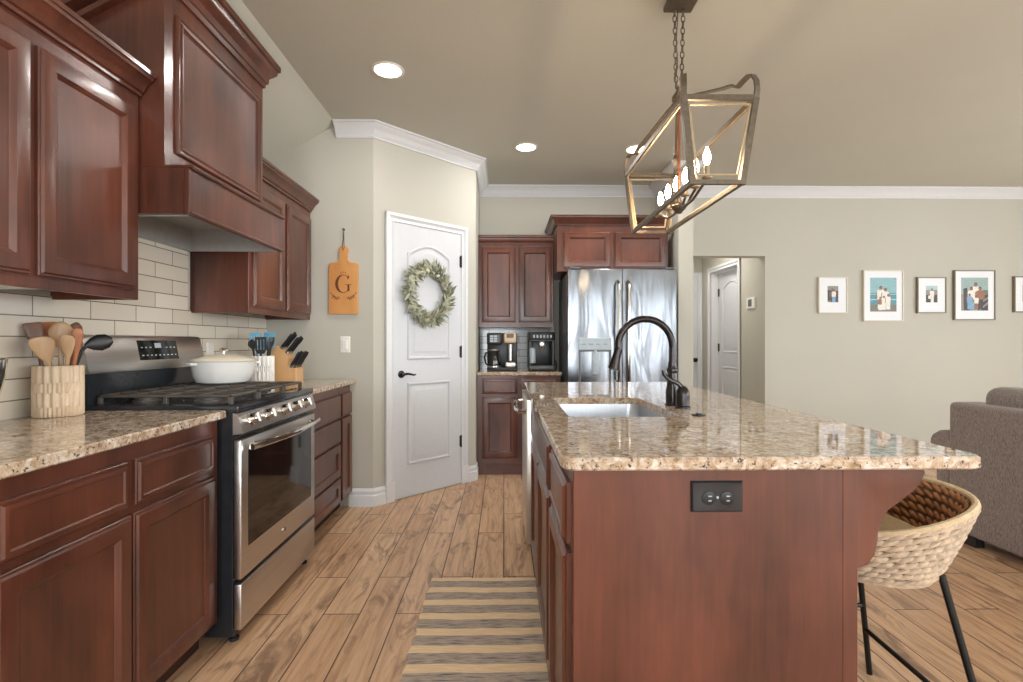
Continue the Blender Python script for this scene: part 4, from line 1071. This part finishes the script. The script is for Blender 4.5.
# ------------------------------------------------------------------ rug
mb = MB(); L = []; RX0, RX1, RYa, RYb = -.355, .155, 1.1, 2.52
n = 46
top = []
for z, e in ((.0005, .0), (.008, .0), (.009, .004)):
    p = []
    for j in range(n+1): p.append(V(RX0+e+(.005*math.sin(j*2.1)+.003*math.sin(j*5.3)), RYa+(RYb-RYa)*j/n, z))
    for j in range(n+1): p.append(V(RX1-e, RYb-(RYb-RYa)*j/n, z))
    L.append(p)
mb.loft(L); tag(mb.build('runner_rug', 'rug'), 'striped grey and tan rag rug on the floor beside the island', 'rug')

# ------------------------------------------------------------------ sofa seen from behind
t = T('sofa', 'grey-brown tweed sofa with its back to the island', 'sofa', (3.1, 2.05, 0))
BXF = 2.66
mb = MB(); mb.box(BXF, BXF+.2, 1.05, 3.03, .055, .815, .03, 3); mb.build('back', 'sofa', t)
mb = MB(); mb.box(BXF+.15, BXF+.95, 1.05, 3.03, .055, .40, .03, 3); mb.build('seat_base', 'sofa', t)
for y0_, y1_ in ((3.0, 3.16), (.92, 1.08)):
    mb = MB(); mb.box(BXF+.02, BXF+.95, y0_+.02, y1_-.02, .055, .56, .02, 2); mb.tube([(BXF+.0, (y0_+y1_)/2, .55), (BXF+.03, (y0_+y1_)/2, .55), (BXF+.93, (y0_+y1_)/2, .55), (BXF+.95, (y0_+y1_)/2, .55)], [.07, .085, .085, .07], 16)
    mb.build('arm', 'sofa', t)
for k, (a, b) in enumerate(((2.08, 2.93), (1.18, 2.04))):
    mb = MB(); mb.box(BXF+.10, BXF+.34, a, b, .45, .915, .07, 4); mb.build('back_cushion', 'sofa', t)
    mb = MB(); mb.box(BXF+.22, BXF+.93, a, b, .40, .50, .04, 3); mb.build('seat_cushion', 'sofa', t)
for x in (BXF+.04, BXF+.88):
    for y in (2.90, 1.12): MB().box(x-.03, x+.03, y-.04, y+.04, 0, .056, .004).build('foot', 'black', t)

# ------------------------------------------------------------------ pictures on the back wall
def mat_simple(key, rgb): M[key] = plain('print_'+key, rgb, 0.5, vary=0.12, scale=60)
for k, c in (('sea', (78, 140, 156)), ('sky', (136, 178, 184)), ('dusk', (150, 172, 170)), ('sand', (120, 112, 104)), ('skin', (150, 104, 80)), ('hair', (72, 50, 40)), ('whitec', (226, 222, 214)),
             ('bluec', (120, 160, 196)), ('darkc', (66, 62, 62)), ('grassc', (100, 112, 84)), ('stonec', (140, 136, 128)), ('foam', (170, 196, 200))): mat_simple(k, c)
PM = ['sea', 'sky', 'dusk', 'sand', 'skin', 'hair', 'whitec', 'bluec', 'darkc', 'grassc', 'stonec', 'foam']
def picture(label, x0, x1, z0, z1, pu, pv, fmat, bg, people):
    """framed print on the back wall: pu, pv = photo's share of the frame's width and height"""
    m = face((x0, BACK-.0005, z0), 'y-'); w, h = x1-x0, z1-z0
    t = T('picture_frame', label, 'picture', ((x0+x1)/2, BACK, z0), 'framed family photos in a row')
    MB(m).rectrings(0, 0, w, h, [(0, 0), (0, .028), (.010, .028), (.011, .018), (.014, .018)]).build('frame', fmat, t)
    MB(m).box(.0105, w-.0105, .0105, h-.0105, .017, .0195).build('mat_board', 'mat', t)
    pw, ph = w*pu, h*pv; ox, oy = (w-pw)/2, (h-ph)/2+.01
    mb = MB(m @ Matrix.Translation((ox, oy, .0195)))
    lay = [0]
    def rect(a, b, c, d, key):
        mb.mi = PM.index(key); lay[0] += 1; n = .0004+.00005*lay[0]
        mb.box(a*pw, b*pw, c*ph, d*ph, 0, n)
    def blob(cx, cy, rx, ry, key):
        mb.mi = PM.index(key); lay[0] += 1; n = .0004+.00005*lay[0]
        p = [V((cx+rx*math.cos(2*PI*j/14))*pw, (cy+ry*math.sin(2*PI*j/14))*ph, 0) for j in range(14)]
        mb.loft([p, [q+V(0, 0, n) for q in p]])
    def poly(pp, key):
        mb.mi = PM.index(key); lay[0] += 1; n = .0004+.00005*lay[0]
        p = [V(a*pw, b*ph, 0) for a, b in pp]; mb.loft([p, [q+V(0, 0, n) for q in p]])
    for f in bg: (rect if f[0] == 'r' else poly)(*f[1:])
    for cx, base, hh, top, bot in people:          # adult or child: legs/skirt, torso, head, hair
        wv = hh*.17*ph/pw
        poly([(cx-wv*.75, base), (cx+wv*.75, base), (cx+wv*.8, base+hh*.48), (cx-wv*.8, base+hh*.48)], bot)
        poly([(cx-wv*.85, base+hh*.42), (cx+wv*.85, base+hh*.42), (cx+wv, base+hh*.78), (cx+wv*.5, base+hh*.83), (cx-wv*.5, base+hh*.83), (cx-wv, base+hh*.78)], top)
        for sg in (-1, 1): poly([(cx+sg*wv*1.0, base+hh*.78), (cx+sg*wv*1.22, base+hh*.72), (cx+sg*wv*1.15, base+hh*.42), (cx+sg*wv*.92, base+hh*.42)], 'skin')
        blob(cx, base+hh*.91, wv*.42, hh*.085, 'hair'); blob(cx, base+hh*.89, wv*.33, hh*.066, 'skin')
    mb.build('photo', PM, t)
picture('small pale frame with a tiny couple photo, next to the hall opening', 3.165, 3.459, 1.461, 1.823, .37, .45, 'frame_pale',
        [('r', 0, 1, 0, 1, 'stonec'), ('r', 0, .3, .1, .75, 'darkc'), ('r', .75, 1, 0, .7, 'darkc')], [(.45, 0, .85, 'darkc', 'darkc'), (.58, 0, .8, 'whitec', 'bluec')])
picture('larger pale frame with a family standing at the sea', 3.622, 4.029, 1.381, 1.894, .66, .665, 'frame_pale',
        [('r', 0, 1, 0, 1, 'sea'), ('r', 0, 1, .55, 1, 'sky'), ('r', 0, 1, 0, .2, 'sand'), ('r', 0, 1, .34, .37, 'foam'), ('r', 0, 1, .5, .52, 'foam')],
        [(.4, .08, .68, 'whitec', 'whitec'), (.58, .08, .62, 'whitec', 'sand'), (.38, .04, .40, 'skin', 'whitec'), (.52, .05, .42, 'whitec', 'whitec'), (.68, .06, .46, 'whitec', 'whitec')])
picture('small bronze frame between the sea photo and the railing photo', 4.171, 4.467, 1.462, 1.825, .40, .46, 'frame_olive',
        [('r', 0, 1, 0, 1, 'stonec'), ('r', 0, 1, 0, .45, 'darkc'), ('r', 0, 1, .75, 1, 'foam')], [(.52, 0, .85, 'whitec', 'whitec'), (.32, 0, .5, 'whitec', 'darkc')])
picture('larger bronze frame with a family by a wooden railing', 4.549, 4.968, 1.392, 1.896, .66, .66, 'frame_olive',
        [('r', 0, 1, 0, 1, 'dusk'), ('r', 0, 1, 0, .5, 'stonec'), ('p', [(.1, 0), (.34, 0), (.22, .7), (.08, .66)], 'darkc'), ('r', .8, 1, .5, .62, 'grassc'),
         ('p', [(.62, 0), (1, 0), (1, .5), (.62, .42)], 'darkc'), ('p', [(.66, .02), (.72, .02), (1, .2), (1, .28)], 'stonec'), ('p', [(.64, .22), (.66, .18), (1, .36), (1, .42)], 'stonec')],
        [(.54, .1, .76, 'whitec', 'stonec'), (.38, .05, .68, 'whitec', 'bluec'), (.7, .05, .68, 'skin', 'darkc'), (.31, .04, .48, 'bluec', 'bluec'), (.56, .04, .42, 'whitec', 'skin')])
picture('small bronze frame cut by the right edge of the photo', 5.163, 5.46, 1.47, 1.835, .40, .46, 'frame_olive',
        [('r', 0, 1, 0, 1, 'stonec'), ('r', 0, 1, 0, .4, 'darkc')], [(.5, 0, .85, 'whitec', 'darkc')])

# thermostat in the hall
tm = face((HX-.0005, 5.444, 1.587), 'x-')
t = T('thermostat', 'small white thermostat with dark screen on the hall wall', 'thermostat', (HX, 5.444, 1.587))
MB(tm).rectrings(-.09, -.06, .18, .12, [(0, 0), (0, .012), (.006, .018), (.02, .019)]).build('housing', 'white_plastic', t)
MB(tm).box(-.05, .03, -.035, .04, .018, .0205, .002).build('screen', 'grey_plastic', t)

# ------------------------------------------------------------------ recessed lights
t = T('recessed_light', 'round recessed ceiling light above the range aisle', 'ceiling light', (-.66, 2.925, CEIL), 'recessed ceiling lights')
c = (-.66, 2.925, CEIL)
mb = MB(); mb.lathe([(.092, -.0005), (.092, -.004), (.085, -.007), (.076, -.006), (.074, -.0005)], c, 36, False, False); mb.build('trim_ring', 'white_plastic', t)
mb = MB(); mb.lathe([(.075, -.001), (.072, -.004), (0, -.0045)], c, 36, False, False); mb.build('lens', 'downlight', t)
dup(t, (.176, 4.064, CEIL), 'round recessed ceiling light in front of the coffee corner')
dup(t, (1.065, 4.092, CEIL), 'round recessed ceiling light seen behind the lantern')
for x, y in ((-.66, .75), (-.66, -1.4), (.8, -1.4), (3.2, .6), (3.2, -1.8), (5.2, .6)):  # unseen fixtures added to brighten the floor and worktops
    dup(t, (x, y, CEIL), 'added unseen ceiling light behind or beside the camera, brightening the room')
for x, y in ((-.66, 2.925), (.176, 4.064), (1.065, 4.092), (-.66, .75), (-.66, -1.4), (.8, -1.4), (3.2, .6), (3.2, -1.8), (5.2, .6)):  # beams for the visible fixtures and for the added unseen ones
    area('downlight_beam', (x, y, CEIL-.01), (0, 0, 0), .14, .14, 8, (1.0, 0.98, 0.95))

# ------------------------------------------------------------------ lantern pendant
LX, LY = .803, 2.335
t = T('lantern_chandelier', 'long bronze cage lantern with six candle bulbs above the island', 'pendant light', (LX, LY, 1.76))
tw_, bw_, Ya, Yb, Zt, Zb = .135, .093, 1.89, 2.78, 2.078, 1.765
def tc(sx, sy): return V(LX+sx*tw_, Ya if sy < 0 else Yb, Zt)
def bc(sx, sy): return V(LX-.008+sx*bw_, Ya+.004 if sy < 0 else Yb-.02, Zb)
mb = MB()
for sy in (-1, 1):
    mb.bar(tc(-1, sy), tc(1, sy), .016, .02); mb.bar(bc(-1, sy), bc(1, sy), .016, .016)
for sx in (-1, 1):
    mb.bar(tc(sx, -1), tc(sx, 1), .016, .02); mb.bar(bc(sx, -1), bc(sx, 1), .016, .016)
mb.build('cage_rail', 'lantern', t)
hub = V(LX, LY, 2.285)
for sx in (-1, 1):
    for sy in (-1, 1):
        mb = MB(); a = tc(sx, sy); b = bc(sx, sy)
        mb.bar(b-V(0, 0, .008), a, .022, .018, up=(0, 1, 0)); mb.build('corner_post', 'lantern', t)
        mb = MB(); pts = []
        d = (hub-a)
        for q, z in ((0, -.01), (-.015, .03), (-.005, .065), (.03, .092), (.08, .100), (.14, .094), (.2, .085), (.215, .087), (.24, .100), (.29, .108), (.38, .118), (.6, .150), (.8, .18), (1.0, .205)):
            pts.append(V(a.x+d.x*q, a.y+d.y*q, a.z+z))
        sd = V(d.x, d.y, 0).normalized().cross(V(0, 0, 1))
        mb.tube(pts, 1.0, sec=[(.011, .004), (-.011, .004), (-.011, -.004), (.011, -.004)], up=sd); mb.build('scroll_strap', 'lantern', t)
# inner gilt frames, one on each face
def infr(pa, pb, pc_, pd_, k=.1):
    c = (pa+pb+pc_+pd_)/4; pts = [p+(c-p).normalized()*.032 for p in (pa, pb, pc_, pd_)]
    n = (pb-pa).cross(pd_-pa).normalized(); mb = MB()
    for i in range(4): mb.bar(pts[i], pts[(i+1) % 4], .007, .007, up=tuple(n))
    mb.build('inner_frame', 'lantern_gold', t)
for sy in (-1, 1): infr(tc(-1, sy), tc(1, sy), bc(1, sy), bc(-1, sy))
for sx in (-1, 1): infr(tc(sx, -1), tc(sx, 1), bc(sx, 1), bc(sx, -1))
mb = MB(); mb.lathe([(.006, -.505), (.010, -.50), (.0075, -.48), (.0075, -.08), (.012, -.06), (.0075, -.04), (.0075, .0)], tuple(hub), 14); mb.build('centre_rod', 'copper', t)
mb = MB(); mb.lathe([(.032, -.005), (.030, .012), (.016, .03), (.010, .045), (.012, .055), (0, .058)], tuple(hub), 16); mb.build('top_cap', 'lantern', t)
mb = MB(); mb.lathe([(0, -.015), (.012, -.012), (.02, .0), (.03, .008), (.034, .02), (.02, .03), (.012, .045), (.008, .06)], (LX, LY, 1.772), 18); mb.build('centre_hub', 'lantern', t)
for k in range(6):
    y = 2.01+k*.12; dy = LY-y
    mb = MB(); mb.tube([(LX, LY, 1.79), (LX, LY-dy*.25, 1.772), (LX, LY-dy*.55, 1.775), (LX, LY-dy*.82, 1.80), (LX, y, 1.812), (LX, y, 1.82)], .006, 8); mb.build('candle_arm', 'lantern', t)
    mb = MB(); mb.lathe([(.006, 0), (.019, .004), (.021, .010), (.014, .012), (.0105, .014), (.0105, .055), (.008, .058)], (LX, y, 1.812), 16); cs = mb.build('candle_sleeve', 'lantern_gold', t)
    mb = MB(); mb.lathe([(.006, 0), (.010, .010), (.0145, .026), (.0135, .042), (.008, .060), (.003, .072), (0, .074)], (LX, y, 1.868), 16, True, False); mb.build('bulb', 'bulb', cs)
# canopy and two chains
mb = MB(); mb.box(LX-.065, LX+.065, 2.08, 2.36, CEIL-.026, CEIL-.001, .004); mb.build('canopy', 'lantern', t)
for cxx, ee in ((-.02, -.012), (.02, .012)):
    mb = MB(); z = CEIL-.026; k = 0; zend = hub.z+.05
    a = V(LX+cxx, LY, z); b = V(LX+ee, LY, zend); N = 13
    for k in range(N):
        c0 = a+(b-a)*((k+.5)/N); hl_ = (z-zend)/N*.62
        pts = []
        for j in range(12):
            an = 2*PI*j/12; ox = .0085*math.cos(an); oz = hl_*math.sin(an)
            pts.append(c0+(V(ox, 0, oz) if k % 2 else V(0, ox, oz)))
        mb.tube(pts, .0026, 6, closed=True)
    mb.build('chain', 'lantern', t)
mb = MB(); mb.tube([(LX-.004, 2.335, CEIL-.03), (LX-.012, LY, 2.55), (LX-.006, LY, 2.45), (LX-.02, LY, 2.40), (LX-.006, LY, 2.335)], .0025, 6); mb.build('wire', 'lantern', t)
